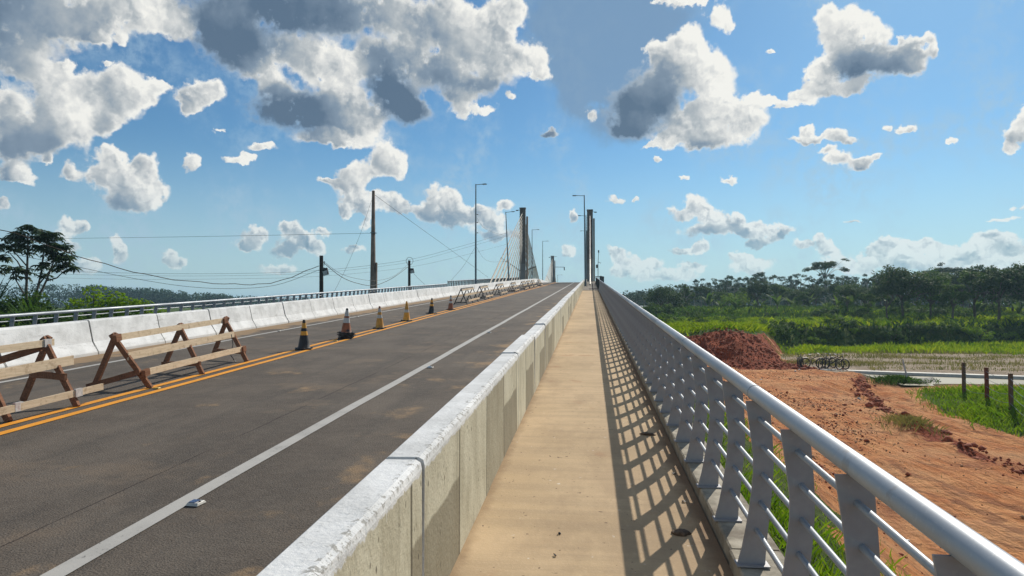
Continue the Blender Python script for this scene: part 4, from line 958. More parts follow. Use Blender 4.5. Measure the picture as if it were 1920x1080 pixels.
# ---------------------------------------------------------------- litter on the walkway
def clod(label, x, y, sx, sy, sz, off=-1.65, m_='clod', cat='dirt clod', name='dirt_clod', seed=0):
    r_ = random.Random(seed); bm = bmesh.new(); bmesh.ops.create_icosphere(bm, subdivisions=3, radius=1)
    for v in bm.verts:
        d = 1 + .35 * mnoise.noise(v.co * 1.7 + Vector((seed, 0, 0))) + .16 * mnoise.noise(v.co * 5 + Vector((seed, 3, 0)))
        v.co = Vector((v.co.x * sx * d, v.co.y * sy * d, max(v.co.z, -.3) * sz * d))
    me = bpy.data.meshes.new(name); bm.to_mesh(me); bm.free(); me.materials.append(MT[m_]); me.polygons.foreach_set('use_smooth', [True] * len(me.polygons))
    o = bpy.data.objects.new(name, me); COL.objects.link(o); o.location = (x, y, dz(y, off) + sz * .25); o.rotation_euler = (math.atan(G), 0, r_.uniform(0, 3)); tag(o, label, cat); return o
clod('largest dried mud clod lying in the railing shadow near the kerb', .565, 4.45, .062, .045, .016, seed=1)
clod('smaller dried mud clod farther up in the railing shadow', .575, 7.12, .075, .05, .016, seed=2)
def scrap(label, x, y, s, seed):
    r_ = random.Random(seed); b = MB(); pts = []
    for k in range(7):
        a = 2 * math.pi * k / 7; q = s * r_.uniform(.35, 1); pts.append((q * math.cos(a), q * .6 * math.sin(a), r_.uniform(.002, .012)))
    n = len(pts); b.add([(0, 0, .012)] + pts + [(px, py, pz - .003) for px, py, pz in pts], [(0, 1 + k, 1 + (k + 1) % n) for k in range(n)] + [(1 + k, 1 + n + k, 1 + n + (k + 1) % n, 1 + (k + 1) % n) for k in range(n)])
    o = b.build('dry_leaf', MT['black_rubber']); o.location = (x, y, dz(y, -1.648)); o.rotation_euler = (math.atan(G), 0, r_.uniform(0, 3)); tag(o, label, 'dry leaf')
scrap('black leaf scrap on the walkway, upper of the pair in front', -.20, 4.36, .022, 1); scrap('black leaf scrap on the walkway, lower of the pair in front', -.21, 4.02, .018, 2)
scrap('dark curled leaf scrap by the kerb in the shadow', .66, 5.05, .03, 3); scrap('thin dark scrap at the kerb foot farther up', .68, 5.75, .03, 4)

# ---------------------------------------------------------------- utility poles and wires, left
up = empty('utility_pole', (-17.03, 52.2, 0), label='tall tapered reddish concrete pole behind the left railing', cat='utility pole')
b = MB(); z1 = 13.3; vs = []
for z, w in ((-.5, .23), (4, .21), (8, .165), (13.3, .10)): vs += [(-w, -w * .8, z), (w, -w * .8, z), (w, w * .8, z), (-w, w * .8, z)]
fs = [(12, 13, 14, 15)] + [(4 * i + k, 4 * i + (k + 1) % 4, 4 * i + 4 + (k + 1) % 4, 4 * i + 4 + k) for i in range(3) for k in range(4)]
b.add(vs, fs); b.build('shaft', MT['pole_concrete'], up, bevel=.02)
b = MB(); b.box((.27, 0, 4.3), (.12, .2, 6.6)); b.build('conduit', MT['pole_concrete'], up)
for z in (4.7, 5.15, 9.95): 
    b = MB(); b.box((.02, 0, z), (.62 if z < 6 else .40, .40, .06)); b.build('steel_band', MT['galvanised'], up)
def flood_pole(label, x, y, z1, lamp_z, flip, extra=False):
    root = empty('utility_pole', (x, y, 0), label=label, cat='utility pole')
    b = MB(); b.tube([(0.05 * flip, 0, -.5), (.03, 0, z1 * .5), (0, 0, z1)], [.15, .13, .11], 10); b.build('pole', MT['pole_wood'], root, smooth=True)
    b = MB(); b.box((.30, -.1, lamp_z), (.34, .16, .42), rot=Matrix.Rotation(R(-14), 3, 'Y')); f = b.build('floodlight', MT['black_plastic'], root, bevel=.015)
    b = MB(); b.box((.32, -.19, lamp_z - .08), (.26, .02, .26), rot=Matrix.Rotation(R(-14), 3, 'Y')); b.build('lens', MT['lamp_glass'], f)
    b = MB(); b.tube([(0, -.05, lamp_z + .25), (.25, -.08, lamp_z + .22)], .025, 6); b.build('bracket', MT['dark_steel'], root)
    if extra:
        pts = [(.05 + .32 * math.cos(a * .35), -.05, z1 - .05 + .34 * math.sin(a * .35)) for a in range(19)]
        b = MB(); b.tube(pts, .018, 6); b.build('coiled_wire', MT['wire_black'], root)
    else:
        pts = [(.0, -.1, z1 - .3), (.12, -.1, z1 - .45), (.25, -.1, z1 - .35), (.2, -.1, z1 - .6)]
        b = MB(); b.tube(pts, .02, 6); b.build('loose_wire', MT['wire_black'], root)
flood_pole('short dark wooden pole with a floodlight, nearest behind the left railing', -16.06, 39.4, 7.22, 6.25, 1)
flood_pole('farther dark wooden pole with floodlight and a coil of wire on top', -16.35, 60.5, 8.3, 7.35, -1, True)
WIRES = {
 'thick rough cable sagging from upper left past the big tree to the near floodlight pole': (.024, 'wire_rusty', [(-27.38, 23.95, 7.88), (-24.91, 26.26, 7.47), (-23.14, 28.5, 6.48), (-20.98, 31.29, 5.61), (-19.15, 35.03, 5.38), (-17.77, 37.19, 5.59), (-16.19, 39.36, 6.62)]),
 'thinner cable hanging just below the thick one': (.014, 'wire_black', [(-28.1, 26.9, 7.34), (-26.15, 28.15, 6.6), (-24.26, 29.39, 6.12), (-22.88, 31.57, 5.63), (-21.15, 33.79, 5.23), (-19.67, 35.98, 5.17), (-18.22, 38.15, 5.44), (-16.19, 39.37, 6.36)]),
 'nearly level wire from the big tree to the tall concrete pole': (.016, 'wire_black', [(-57.95, 57.63, 10.45), (-47.48, 56.82, 10.3), (-31.81, 54.6, 10.09), (-17.04, 52.27, 9.94)]),
 'upper of the three long wires rising to the leaning lamp': (.02, 'wire_black', [(-74.93, 71.83, 8.75), (-56.31, 73.99, 8.06), (-43.72, 77.45, 8.03), (-33.83, 82.6, 8.62), (-24.76, 89.64, 10.29), (-18.58, 95.33, 12.51), (-12.9, 106.8, 15.7)]),
 'middle of the three long wires rising to the leaning lamp': (.016, 'wire_black', [(-74.94, 71.84, 8.25), (-56.31, 74.0, 7.75), (-43.72, 77.46, 7.77), (-33.83, 82.6, 8.35), (-24.76, 89.65, 9.93), (-18.58, 95.34, 12.13), (-12.9, 106.8, 15.2)]),
 'lowest of the three long wires rising to the leaning lamp': (.015, 'wire_black', [(-74.94, 71.85, 7.87), (-56.31, 74.01, 7.31), (-43.72, 77.47, 7.39), (-33.83, 82.62, 7.88), (-24.77, 89.66, 9.28), (-18.58, 95.36, 11.14), (-12.85, 106.8, 13.9)]),
 'lower sagging cable between the two floodlight poles': (.024, 'wire_black', [(-16.0, 39.4, 6.85), (-15.94, 42.43, 6.07), (-15.94, 45.46, 5.75), (-16.03, 49.47, 5.72), (-16.16, 54.47, 6.44), (-16.35, 60.45, 7.78)]),
 'upper thinner cable between the two floodlight poles': (.013, 'wire_black', [(-16.0, 39.4, 6.92), (-15.94, 42.42, 6.25), (-15.57, 45.49, 6.0), (-15.71, 49.5, 6.1), (-15.95, 54.5, 6.67), (-16.35, 60.45, 8.03)]),
 'slanting guy wire from the top of the concrete pole down towards the tower': (.018, 'wire_black', [(-16.95, 52.21, 12.98), (-16.73, 64.33, 12.0), (-15.94, 78.56, 10.5), (-14.15, 93.93, 8.11)]),
 'faint wire falling left from the concrete pole top': (.012, 'wire_black', [(-17.12, 52.19, 12.68), (-17.42, 50.22, 9.61), (-17.73, 48.24, 7.06), (-17.88, 46.25, 5.22)]),
 'short wire falling right from the farther floodlight pole': (.014, 'wire_black', [(-16.31, 60.47, 7.59), (-15.63, 60.57, 6.77), (-14.91, 60.67, 6.09)]),
 'curved wire falling left from the tallest lamp': (.014, 'wire_black', [(-13.0, 76.85, 10.95), (-14.46, 76.77, 8.64), (-16.04, 76.63, 6.81)]),
 'wire slung between the tallest lamp and the leaning lamp, lower one': (.014, 'wire_black', [(-13.0, 76.87, 11.07), (-12.84, 80.94, 10.01), (-12.8, 89.02, 9.94), (-12.8, 106.8, 11.2)]),
 'wire slung between the tallest lamp and the leaning lamp, upper one': (.013, 'wire_black', [(-13.0, 76.77, 14.4), (-12.84, 83.9, 13.68), (-12.85, 106.8, 15.0)])}
def smooth_line(p, n=6):
    p = [Vector(q) for q in p]; q = [p[0] * 2 - p[1]] + p + [p[-1] * 2 - p[-2]]; out = []
    for i in range(1, len(q) - 2):
        a, b_, c, d = q[i - 1:i + 3]
        for k in range(n):
            t = k / n; out.append(.5 * ((2 * b_) + (c - a) * t + (2 * a - 5 * b_ + 4 * c - d) * t * t + (3 * b_ - a - 3 * c + d) * t ** 3))
    out.append(p[-1]); return out
for lb_, (r_, m_, pts) in WIRES.items():
    b = MB(); q = smooth_line(pts)
    if m_ == 'wire_rusty': q = [v + Vector((0, 0, .03 * math.sin(i * 1.9))) for i, v in enumerate(q)]
    b.tube(q, r_ * .8, 6, caps=False); tag(b.build('overhead_wire', MT[m_], smooth=True), lb_, 'wire')

# ---------------------------------------------------------------- bicycles by the red bank
def make_bike():
    root = empty('bicycle', (0, 0, 0))
    for nm, x in (('rear', -.52), ('front', .53)):
        w = empty('wheel', (x, 0, .34)); w.parent = root
        b = MB(); pts = [(.325 * math.cos(a), 0, .325 * math.sin(a)) for a in [2 * math.pi * k / 28 for k in range(29)]]; b.tube(pts, .034, 6, caps=False); b.build('tyre', MT['black_rubber'], w)
        b = MB(); b.tube([(p[0] * .92, p[1], p[2] * .92) for p in pts], .009, 5, caps=False)
        for k in range(16):
            a = 2 * math.pi * k / 16; b.beam((0, 0, 0), (.30 * math.cos(a), 0, .30 * math.sin(a)), .003, .003, up=(0, 1, 0))
        b.lathe([(.03, -.04), (.03, .04)], 8); b.build('rim', MT['dark_steel'], w)
    f = MB(); S = (-.17, 0, .62); BB = (-.08, 0, .32); HT = (.36, 0, .84); HB = (.40, 0, .66); RA = (-.52, 0, .34); FA = (.53, 0, .34)
    for a, c, r_ in ((S, BB, .024), (S, HT, .024), (BB, HB, .026), (HT, HB, .02), (S, (-.52, .05, .34), .01), (S, (-.52, -.05, .34), .01), (BB, (-.52, .05, .34), .011), (BB, (-.52, -.05, .34), .011), ((-.17, 0, .6), (-.21, 0, .88), .013)): f.tube([a, c], r_, 6)
    f.build('frame', MT['dark_steel'], root)
    f = MB(); f.tube([HB, (.45, 0, .58), (.53, .05, .34)], .012, 6); f.tube([HB, (.45, 0, .58), (.53, -.05, .34)], .012, 6); f.build('fork', MT['dark_steel'], root)
    f = MB(); f.tube([HT, (.34, 0, .96)], .013, 6); f.tube([(.24, -.29, .98), (.33, -.2, 1.0), (.36, 0, .97), (.33, .2, 1.0), (.24, .29, .98)], .012, 6); f.build('handlebar', MT['galvanised'], root)
    f = MB(); vs = [(-.36, -.085, .90), (-.36, .085, .90), (-.10, .02, .89), (-.10, -.02, .89), (-.34, -.07, .95), (-.34, .07, .95), (-.10, .015, .925), (-.10, -.015, .925)]
    f.add(vs, [(0, 1, 2, 3), (7, 6, 5, 4), (0, 4, 5, 1), (1, 5, 6, 2), (2, 6, 7, 3), (3, 7, 4, 0)]); f.build('saddle', MT['black_plastic'], root)
    f = MB(); f.tube([(-.08, -.05, .32), (-.02, -.06, .17)], .01, 5); f.tube([(-.08, .05, .32), (-.14, .06, .47)], .01, 5); f.box((-.02, -.1, .17), (.08, .09, .02)); f.box((-.14, .1, .47), (.08, .09, .02)); f.lathe([(.09, -.004), (.09, .004)], 14); 
    f.build('pedals', MT['dark_steel'], root)
    f = MB(); f.box((-.55, 0, .72), (.34, .13, .02)); f.beam((-.68, 0, .72), (-.53, 0, .36), .012, .012, up=(0, 1, 0)); f.build('luggage_rack', MT['dark_steel'], root)
    return root
bk = make_bike()
BL = [('leftmost bicycle at the foot of the red bank, turned nearly end-on', 14.05, 47.9, 62), ('second bicycle from the left, seen side-on', 14.75, 47.7, 8), ('middle bicycle in the group, turned away at an angle', 15.35, 47.5, 50),
      ('fourth bicycle from the left, its front wheel facing the camera', 15.75, 47.0, -58), ('rightmost bicycle, nearest the sand flat', 16.15, 46.9, -64)]
for i, (lb_, x, y, a) in enumerate(BL):
    o = bk if i == 0 else copy_tree(bk)
    zz = max(land1(x, y), land1(x + .3, y)); o.location = (x, y, zz - .0); o.rotation_euler = (R((-7, 6, 5, -6, 6)[i]), 0, R(a)); tag(o, lb_, 'bicycle', 'bicycles parked by the red bank')

# ---------------------------------------------------------------- wire fence and rubbish heap
fe = empty('wire_fence', label='old wire fence on three weathered posts beside the green patch', cat='fence')
FP = [(17.67, 34.85, 1.52, 'old_post', 'dark weathered post, leftmost'), (17.29, 32.28, 1.50, 'red_post', 'reddish post in the middle'), (16.81, 29.71, 1.52, 'old_post', 'paler post nearest the camera'), (15.9, 26.9, 1.45, 'old_post', None)]
for x, y, h, m_, lb_ in FP:
    z = land1(x, y); b = MB(); b.beam((x, y, z - .15), (x + rnd.uniform(-.03, .03), y, z + h), .13, .11, up=(0, 1, 0), warp=.012); o = b.build('post', MT[m_], fe); 
    if lb_: tag(o, lb_)
for hh in (.35, .7, 1.05, 1.35):
    b = MB(); pts = []
    for i in range(len(FP) - 1):
        (x0, y0_, h0, _, _), (x1, y1_, h1, _, _) = FP[i], FP[i + 1]
        for k in range(5): t_ = k / 5; xx = x0 + (x1 - x0) * t_; yy = y0_ + (y1_ - y0_) * t_; pts.append((xx - .05, yy, land1(xx, yy) * (1 - 0) + hh - .10 * math.sin(t_ * math.pi)))
    b.tube(pts, .008, 5, caps=False); b.build('wire', MT['galvanised'], fe)
sl = MB(); sl.box((19.2, 41.6, land1(19.2, 41.6) + .22), (1.0, .7, .10), rot=Euler((R(14), R(-6), R(12))).to_matrix()); tag(sl.build('concrete_slab', MT['rubble'], bevel=.02), 'flat pale broken slab tilted beside the rubbish heap by the water', 'slab')
st_ = empty('white_stake', label='thin white stake leaning out of the rubbish heap by the water', cat='stake'); b = MB(); z = land1(17.7, 41.2); b.beam((17.8, 41.0, z - .1), (17.62, 41.2, z + 1.05), .07, .05, up=(0, 1, 0)); b.build('stake', MT['cone_white'], st_)
b = MB(); b.beam((17.85, 40.6, land1(17.85, 40.6) + .05), (18.6, 40.2, land1(18.6, 40.2) + .12), .09, .05); tag(b.build('plank', MT['rubble']), 'pale plank lying at the foot of the leaning white stake', 'plank')
rr = random.Random(5)
def rock(label, x, y, s, m_='rubble', grp=None, i=0):
    o = clod(label, x, y, s, s * rr.uniform(.6, .9), s * rr.uniform(.45, .8), m_=m_, cat='rock', name='rock', seed=20 + i); o.location.z = land1(x, y) + s * .15; o.rotation_euler = (0, 0, rr.uniform(0, 6))
    if grp: o['group'] = grp
    return o
for i in range(26):
    y = rr.uniform(21, 40); x = float(scarp_x(y)) + rr.gauss(.2, .35); rock('lump of dark red earth along the low scarp in the dirt', x, y, rr.uniform(.06, .2), 'red_clod', 'red earth lumps along the scarp', i)
for i in range(34):
    x = rr.uniform(6.5, 13.8); y = float(edge_y(np.array([x]))[0]) - rr.uniform(.2, 4.5); rock('lump of red earth fallen on the face of the red bank', x, y, rr.uniform(.07, .24), 'red_clod', 'red earth lumps on the bank', 40 + i)
for i, (x, y, s) in enumerate(((5.6, 13.0, .05), (7.4, 17.5, .06), (12.4, 33.5, .1), (12.9, 45.2, .09), (13.4, 46.1, .08), (9.6, 40.2, .07))):
    rock(['pale stone on the dirt just outside the near railing', 'small pale stone on the open dirt, middle distance', 'pale stone beside the low scarp', 'pale stone in front of the bicycles', 'smaller pale stone close to the leftmost bicycle', 'pale stone at the foot of the red bank'][i], x, y, s, 'cone_white', None, 80 + i)

# ---------------------------------------------------------------- small house far off
hs = empty('small_house', (14.6, 186, land1(14.6, 186)), R(20), label='small pale tin-roofed house just above the handrail, far off', cat='house')
hb = 0.0
b = MB(); b.box((0, 0, 1.1), (4.2, 5, 2.2)); b.build('wall', MT['house_wall'], hs)
b = MB(); b.add([(-2.6, -3, 2.1), (2.6, -3, 2.1), (2.6, 3, 2.1), (-2.6, 3, 2.1), (0, -3, 3.3), (0, 3, 3.3), (-2.6, -3, 2.04), (2.6, -3, 2.04), (2.6, 3, 2.04), (-2.6, 3, 2.04)], [(0, 4, 5, 3), (1, 2, 5, 4), (0, 1, 4), (2, 3, 5), (6, 9, 8, 7), (0, 6, 7, 1), (1, 7, 8, 2), (2, 8, 9, 3), (3, 9, 6, 0)]); b.build('roof', MT['tin_roof'], hs)
b = MB(); b.box((.4, -2.53, .95), (.85, .06, 1.9)); b.build('door', MT['brown_plank'], hs)
b = MB(); b.box((-1.2, -2.53, 1.3), (.8, .06, .7)); b.build('window', MT['black_plastic'], hs)

# ================================================================ plants
NR = np.random.default_rng(42)
def unit(v): return v / np.maximum(np.linalg.norm(v, axis=1, keepdims=True), 1e-9)
def cards(c, nrm, size, aspect=.55):
    """one leaf-shaped four-cornered face per centre"""
    n = len(c); nrm = unit(nrm); a = unit(np.cross(nrm, unit(NR.normal(size=(n, 3))))); b = np.cross(nrm, a)
    size = np.broadcast_to(size, (n,))[:, None]
    bend = nrm * size * .15
    V = np.stack([c - a * size * .5, c + b * size * aspect * .5 - bend, c + a * size * .5, c - b * size * aspect * .5 - bend], 1).reshape(-1, 3)
    return V
def quads(n): return np.arange(n * 4).reshape(n, 4)
def clump(c, r, flat, n, s):
    d = unit(NR.normal(size=(n, 3))); rr = r * NR.uniform(.25, 1.0, (n, 1)) ** .55
    p = np.array(c) + d * rr * np.array([1, 1, flat]); nn = d * .5 + np.array([0, 0, .8]) + NR.normal(size=(n, 3)) * .55
    return cards(p, nn, s * NR.uniform(.6, 1.3, n), .6)
def leafobj(name, Vs, mat, parent):
    V = np.concatenate(Vs); return np_mesh(name, V, quads(len(V) // 4), MT[mat], parent=parent)
def limbs(root, mat, segs, name='trunk'):
    b = MB()
    for pts, rads in segs: b.tube(pts, rads, 7)
    return b.build(name, MT[mat], root, smooth=True)
def wob(p, q, n, a):
    p, q = Vector(p), Vector(q); out = []
    for i in range(n + 1):
        t_ = i / n; v = p.lerp(q, t_)
        if 0 < i < n: v += Vector((NR.uniform(-a, a), NR.uniform(-a, a), NR.uniform(-a, a) * .4))
        out.append(v)
    return out
def tree_open(h, w, leaf='leaf_blue', bark='pale_bark', nl=11, ls=.34):
    """tall pale stem, limbs forking high, leaves in umbrella-like rosettes with sky between"""
    root = empty('tree'); segs = []; Vs = []
    fk = h * NR.uniform(.42, .6); top = (NR.uniform(-.3, .3), NR.uniform(-.3, .3), fk)
    segs.append((wob((0, 0, -.3), top, 4, .12), [.16, .14, .13, .12, .10]))
    for i in range(nl + 3):
        a = 2 * math.pi * (i + NR.uniform(0, .7)) / nl; rr = w * .5 * NR.uniform(.15, 1); zt = h * NR.uniform(.58, 1.02) - rr * .25
        e = (math.cos(a) * rr, math.sin(a) * rr, zt); m_ = (top[0] * .5 + e[0] * .45, top[1] * .5 + e[1] * .45, fk + (zt - fk) * NR.uniform(.35, .55))
        segs.append(([top, m_, e], [.07, .05, .025]))
        for k in range(3):
            c = (e[0] + NR.uniform(-.55, .55) * w * .16, e[1] + NR.uniform(-.5, .5) * w * .16, e[2] + NR.uniform(-.35, .25))
            Vs.append(clump(c, NR.uniform(.30, .62), .62, 32, ls * .9))
    for i in range(5):
        a = NR.uniform(0, 6.28); z = h * NR.uniform(.32, .62); rr = w * NR.uniform(.15, .4); Vs.append(clump((math.cos(a) * rr, math.sin(a) * rr, z), .7, .5, 40, ls)); segs.append(([(top[0] * .6, top[1] * .6, z - .6), (math.cos(a) * rr, math.sin(a) * rr, z)], [.04, .02]))
    limbs(root, bark, segs); leafobj('crown', Vs, leaf, root); return root
def tree_dense(h, w, leaf='leaf_mid', bark='bark', nc=46, ls=.36, low=.22):
    root = empty('tree'); segs = [(wob((0, 0, -.3), (0, 0, h * .55), 3, .12), [.22, .18, .14, .09])]; Vs = []
    for i in range(nc):
        d = NR.normal(size=3); d /= np.linalg.norm(d); d[2] = abs(d[2]) * 1.0 if NR.uniform() < .75 else d[2]
        rr = NR.uniform(.5, 1.0); zc = h * (low + 1) / 2; c = (d[0] * w * .5 * rr, d[1] * w * .5 * rr, zc + d[2] * h * (1 - low) / 2 * rr * .92)
        Vs.append(clump(c, NR.uniform(.09, .15) * w + .2, .62, 62, ls))
        if i % 5 == 0: segs.append(([(0, 0, h * .35), (c[0] * .5, c[1] * .5, (h * .35 + c[2]) / 2 + .2), c], [.09, .05, .02]))
    limbs(root, bark, segs); leafobj('crown', Vs, leaf, root); return root
def tree_umbrella(h, w, leaf='leaf_dark', bark='pale_bark'):
    root = empty('tree'); segs = []; Vs = []; top = (0, 0, h * .70)
    segs.append((wob((0, 0, -.3), top, 5, .06), [.17, .15, .14, .13, .11, .09]))
    for i in range(13):
        a = 2 * math.pi * i / 13 + NR.uniform(-.2, .2); rr = w * .5 * NR.uniform(.3, 1.0)
        e = (math.cos(a) * rr, math.sin(a) * rr, h * (.97 - .13 * (rr / (w * .5)) ** 2)); segs.append(([top, (e[0] * .5, e[1] * .5, h * .84), e], [.07, .045, .02]))
        for k in range(4): Vs.append(clump((e[0] + NR.uniform(-.5, .5), e[1] + NR.uniform(-.5, .5), e[2] + NR.uniform(-.25, .25)), .85, .5, 70, .32))
    e = (-w * .46, 0, h * 1.03); segs.append(([top, (-w * .2, 0, h * .86), e], [.05, .04, .02])); Vs.append(clump(e, .7, .4, 60, .3)); Vs.append(clump((e[0] - .7, 0, e[2] - .25), .5, .4, 40, .3))
    e = (w * .52, 0, h * .74); segs.append(([(0, 0, h * .6), (w * .25, 0, h * .66), e], [.05, .04, .02])); Vs.append(clump(e, .8, .4, 80, .3))
    limbs(root, bark, segs); leafobj('crown', Vs, leaf, root); return root
def bush(h, w, leaf='leaf_mid', nc=16, ls=.3, nl=60, cr=1.0):
    root = empty('shrub'); Vs = []; segs = []
    for i in range(nc):
        a = NR.uniform(0, 6.28); rr = w * .5 * NR.uniform(0, 1) ** .6; z = h * NR.uniform(.15, .85) * (1 - (rr / w) ** 2 * 1.6)
        c = (math.cos(a) * rr, math.sin(a) * rr, z); Vs.append(clump(c, (NR.uniform(.14, .24) * max(w, h) * .6 + .15) * cr, .75, nl, ls))
        if i % 3 == 0: segs.append(([(NR.uniform(-.2, .2), NR.uniform(-.2, .2), -.2), c], [.04, .02]))
    limbs(root, 'bark', segs, 'stem'); leafobj('foliage', Vs, leaf, root); return root
def blades_mesh(n, length, width, spread, droop, base=0.0, seg=5):
    """long arching leaves rising from one point"""
    V = []; F = []; o = 0
    for i in range(n):
        a = NR.uniform(0, 6.28); L_ = length * NR.uniform(.7, 1.1); el = R(NR.uniform(*spread)); dr = droop * NR.uniform(.6, 1.4)
        dx, dy = math.cos(a), math.sin(a); px, py = -dy, dx; pos = np.array([dx * NR.uniform(0, .15), dy * NR.uniform(0, .15), base + NR.uniform(0, .3)]); e = el
        for k in range(seg + 1):
            t_ = k / seg; w = width * math.sin(math.pi * min(.12 + t_ * .9, 1)) * .5 + .004
            V += [pos + np.array([px, py, 0]) * w, pos - np.array([px, py, 0]) * w]; pos = pos + np.array([dx * math.cos(e), dy * math.cos(e), math.sin(e)]) * L_ / seg; e -= dr / seg
        for k in range(seg): F.append((o + 2 * k, o + 2 * k + 1, o + 2 * k + 3, o + 2 * k + 2))
        o += 2 * seg + 2
    return np.array(V), np.array(F)
def banana(h, leaf='banana', n=11, width=.5):
    root = empty('broadleaf_plant'); V, F = blades_mesh(n, h * .75, width, (52, 86), 1.3, base=h * .25)
    np_mesh('leaves', V, F, MT[leaf], parent=root); limbs(root, 'bark', [([(0, 0, -.2), (.03, 0, h * .5)], [.12, .06])], 'stem'); return root
def place(proto, used, x, y, s, rz, label, cat, group=None, z=None, name=None):
    o = proto if not used.get(proto.name) else copy_tree(proto); used[proto.name] = True
    o.location = (x, y, (land1(x, y) if z is None else z) - .05); o.scale = (s, s, s); o.rotation_euler = (0, 0, rz)
    for k in ('label', 'category', 'group'):
        if k in o: del o[k]
    if name: o.name = name
    return tag(o, label, cat, group)
USED = {}
# ---- right-hand tree line
ln_ = place(tree_umbrella(11.6, 8.4), USED, 51.0, 156, 1.0, 2.6, 'lone tall tree with bare pale trunk and flat umbrella crown above the tree line', 'tree', z=2.2)
fl_ = place(tree_umbrella(9.6, 8.0, 'leaf_blue'), USED, 68.5, 140, 1.0, .8, 'broad flat-crowned tree standing out of the right part of the tree line', 'tree', z=2.2)
openp = [tree_open(9.5, 6.0), tree_open(9.0, 5.0, nl=9), tree_open(9.5, 6.5, 'leaf_dark', nl=12), tree_open(8.5, 5.5, 'leaf_blue', nl=10), tree_open(9.0, 5.6, 'leaf_dark', 'bark', nl=10)]
densep = [tree_dense(7.2, 6.5, 'leaf_mid'), tree_dense(7.6, 7.2, 'leaf_dark', nc=52), tree_dense(6.5, 5.2, 'leaf_mid', nc=36), tree_dense(7.8, 5.8, 'leaf_dark', nc=44, low=.3)]
trunkp = [tree_dense(8.0, 5.5, 'leaf_dark', nc=34, low=.45), tree_dense(7.4, 5.0, 'leaf_mid', nc=30, low=.42)]
def prof_top(px):   # height above the camera's level of the canopy, as an angle (px of the photo), along azimuth
    return px
TL = 'pale-trunked open-crowned tree in the far bluish row of the tree line'
tr = random.Random(77)
# back row: az from just right of the handrail to beyond the frame
for i in range(96):
    az = R(3.6 + i * .48 + tr.uniform(-.22, .22)); D = tr.uniform(158, 196) - max(0, math.degrees(az) - 22) * 1.2
    x, y = math.sin(az) * D, math.cos(az) * D
    grow = min(1.0, .62 + max(0, math.degrees(az) - 4) * .05)
    s = tr.uniform(.82, 1.10) * grow * (1.06 if D > 175 else .96); place(openp[i % 5], USED, x, y, s, tr.uniform(0, 6.28), TL, 'tree', 'far row of the tree line on the right', z=2.1)
place(tree_dense(7.5, 8.5, 'leaf_dark', nc=60, low=.1), USED, 11.9, 116, .78, .4, 'dark spreading tree nearest to the handrail, leftmost of the right tree line', 'tree', z=1.9)
place(tree_open(7.5, 6, 'leaf_dark', nl=12), USED, 15.8, 118, .78, 1.4, 'small dark open tree beside the leftmost spreading tree of the right tree line', 'tree', z=1.9)
place(tree_dense(6.5, 6.6, 'leaf_bright', nc=44, low=.05, ls=.3), USED, 27.5, 134, .80, 1.9, 'bright green round tree low in front of the blue-green left part of the tree line', 'tree', z=2.0)
# middle and front rows
for i in range(44):
    az = R(6 + i * .78 + tr.uniform(-.35, .35)); D = tr.uniform(124, 148); x, y = math.sin(az) * D, math.cos(az) * D
    if math.degrees(az) < 12 and i % 2: continue
    pr = (densep + trunkp)[i % 6]; place(pr, USED, x, y, tr.uniform(.55, .80) if math.degrees(az) < 22 else tr.uniform(.78, 1.0), tr.uniform(0, 6.28), 'leafy mid-green tree in the middle row of the right tree line', 'tree', 'middle row of the tree line on the right')
FR = [(23.2, 106, 1.08, 1, 'broad dark tree with a domed crown, largest in the front row'), (22.2, 104, .72, 4, None), (25.0, 108, .98, 0, None), (26.3, 104, .85, 2, None), (27.6, 107, 1.06, 5, 'tall leafy tree right of the broad domed one, front row'), (28.9, 103, 1.0, 3, None),
      (30.4, 106, 1.1, 1, 'dark full-crowned tree close to the right edge of the view'), (31.8, 104, 1.0, 4, None), (33.4, 108, 1.1, 0, None), (35, 106, 1.1, 3, None), (21.0, 108, .6, 5, None), (19.6, 110, .56, 4, None), (37, 106, 1.1, 1, None), (39.5, 108, 1.1, 2, None)]
for i, (a, D, s, k, lb_) in enumerate(FR):
    az = R(a); x, y = math.sin(az) * D, math.cos(az) * D; pr = (densep + trunkp)[k]
    place(pr, USED, x, y, s * .9, tr.uniform(0, 6.28), lb_ or 'smaller leafy tree with a visible dark trunk in the front row on the green bank', 'tree', None if lb_ else 'front row of the tree line on the right')
bp_ = [bush(2.2, 3.4, 'leaf_mid', ls=.26), bush(1.8, 3.6, 'leaf_bright', ls=.26), bush(2.6, 3.2, 'leaf_dark'), bush(2.0, 4.0, 'leaf_mid', nc=20), bush(1.4, 2.8, 'leaf_bright', nc=12, ls=.24)]
bn_ = [banana(3.6), banana(3.0, n=9, width=.42), banana(3.3, 'leaf_mid', n=12, width=.36)]
for i in range(64):
    az = R(4.5 + i * .52 + tr.uniform(-.25, .25)); D = tr.uniform(104, 138); x, y = math.sin(az) * D, math.cos(az) * D
    place(bp_[(1, 0, 4, 3, 1, 2, 0)[i % 7]], USED, x, y, tr.uniform(.55, 1.05), tr.uniform(0, 6.28), 'rounded leafy shrub among the undergrowth in front of the right tree line', 'shrub', 'shrubs below the tree line on the right')
for i in range(26):
    az = R(9.5 + i * .85 + tr.uniform(-.4, .4)); D = tr.uniform(112, 142); x, y = math.sin(az) * D, math.cos(az) * D
    place(bn_[i % 3], USED, x, y, tr.uniform(.75, 1.25), tr.uniform(0, 6.28), 'upright broad-leaved plant like a banana below the right tree line', 'broadleaf plant', 'broad-leaved plants below the tree line on the right')
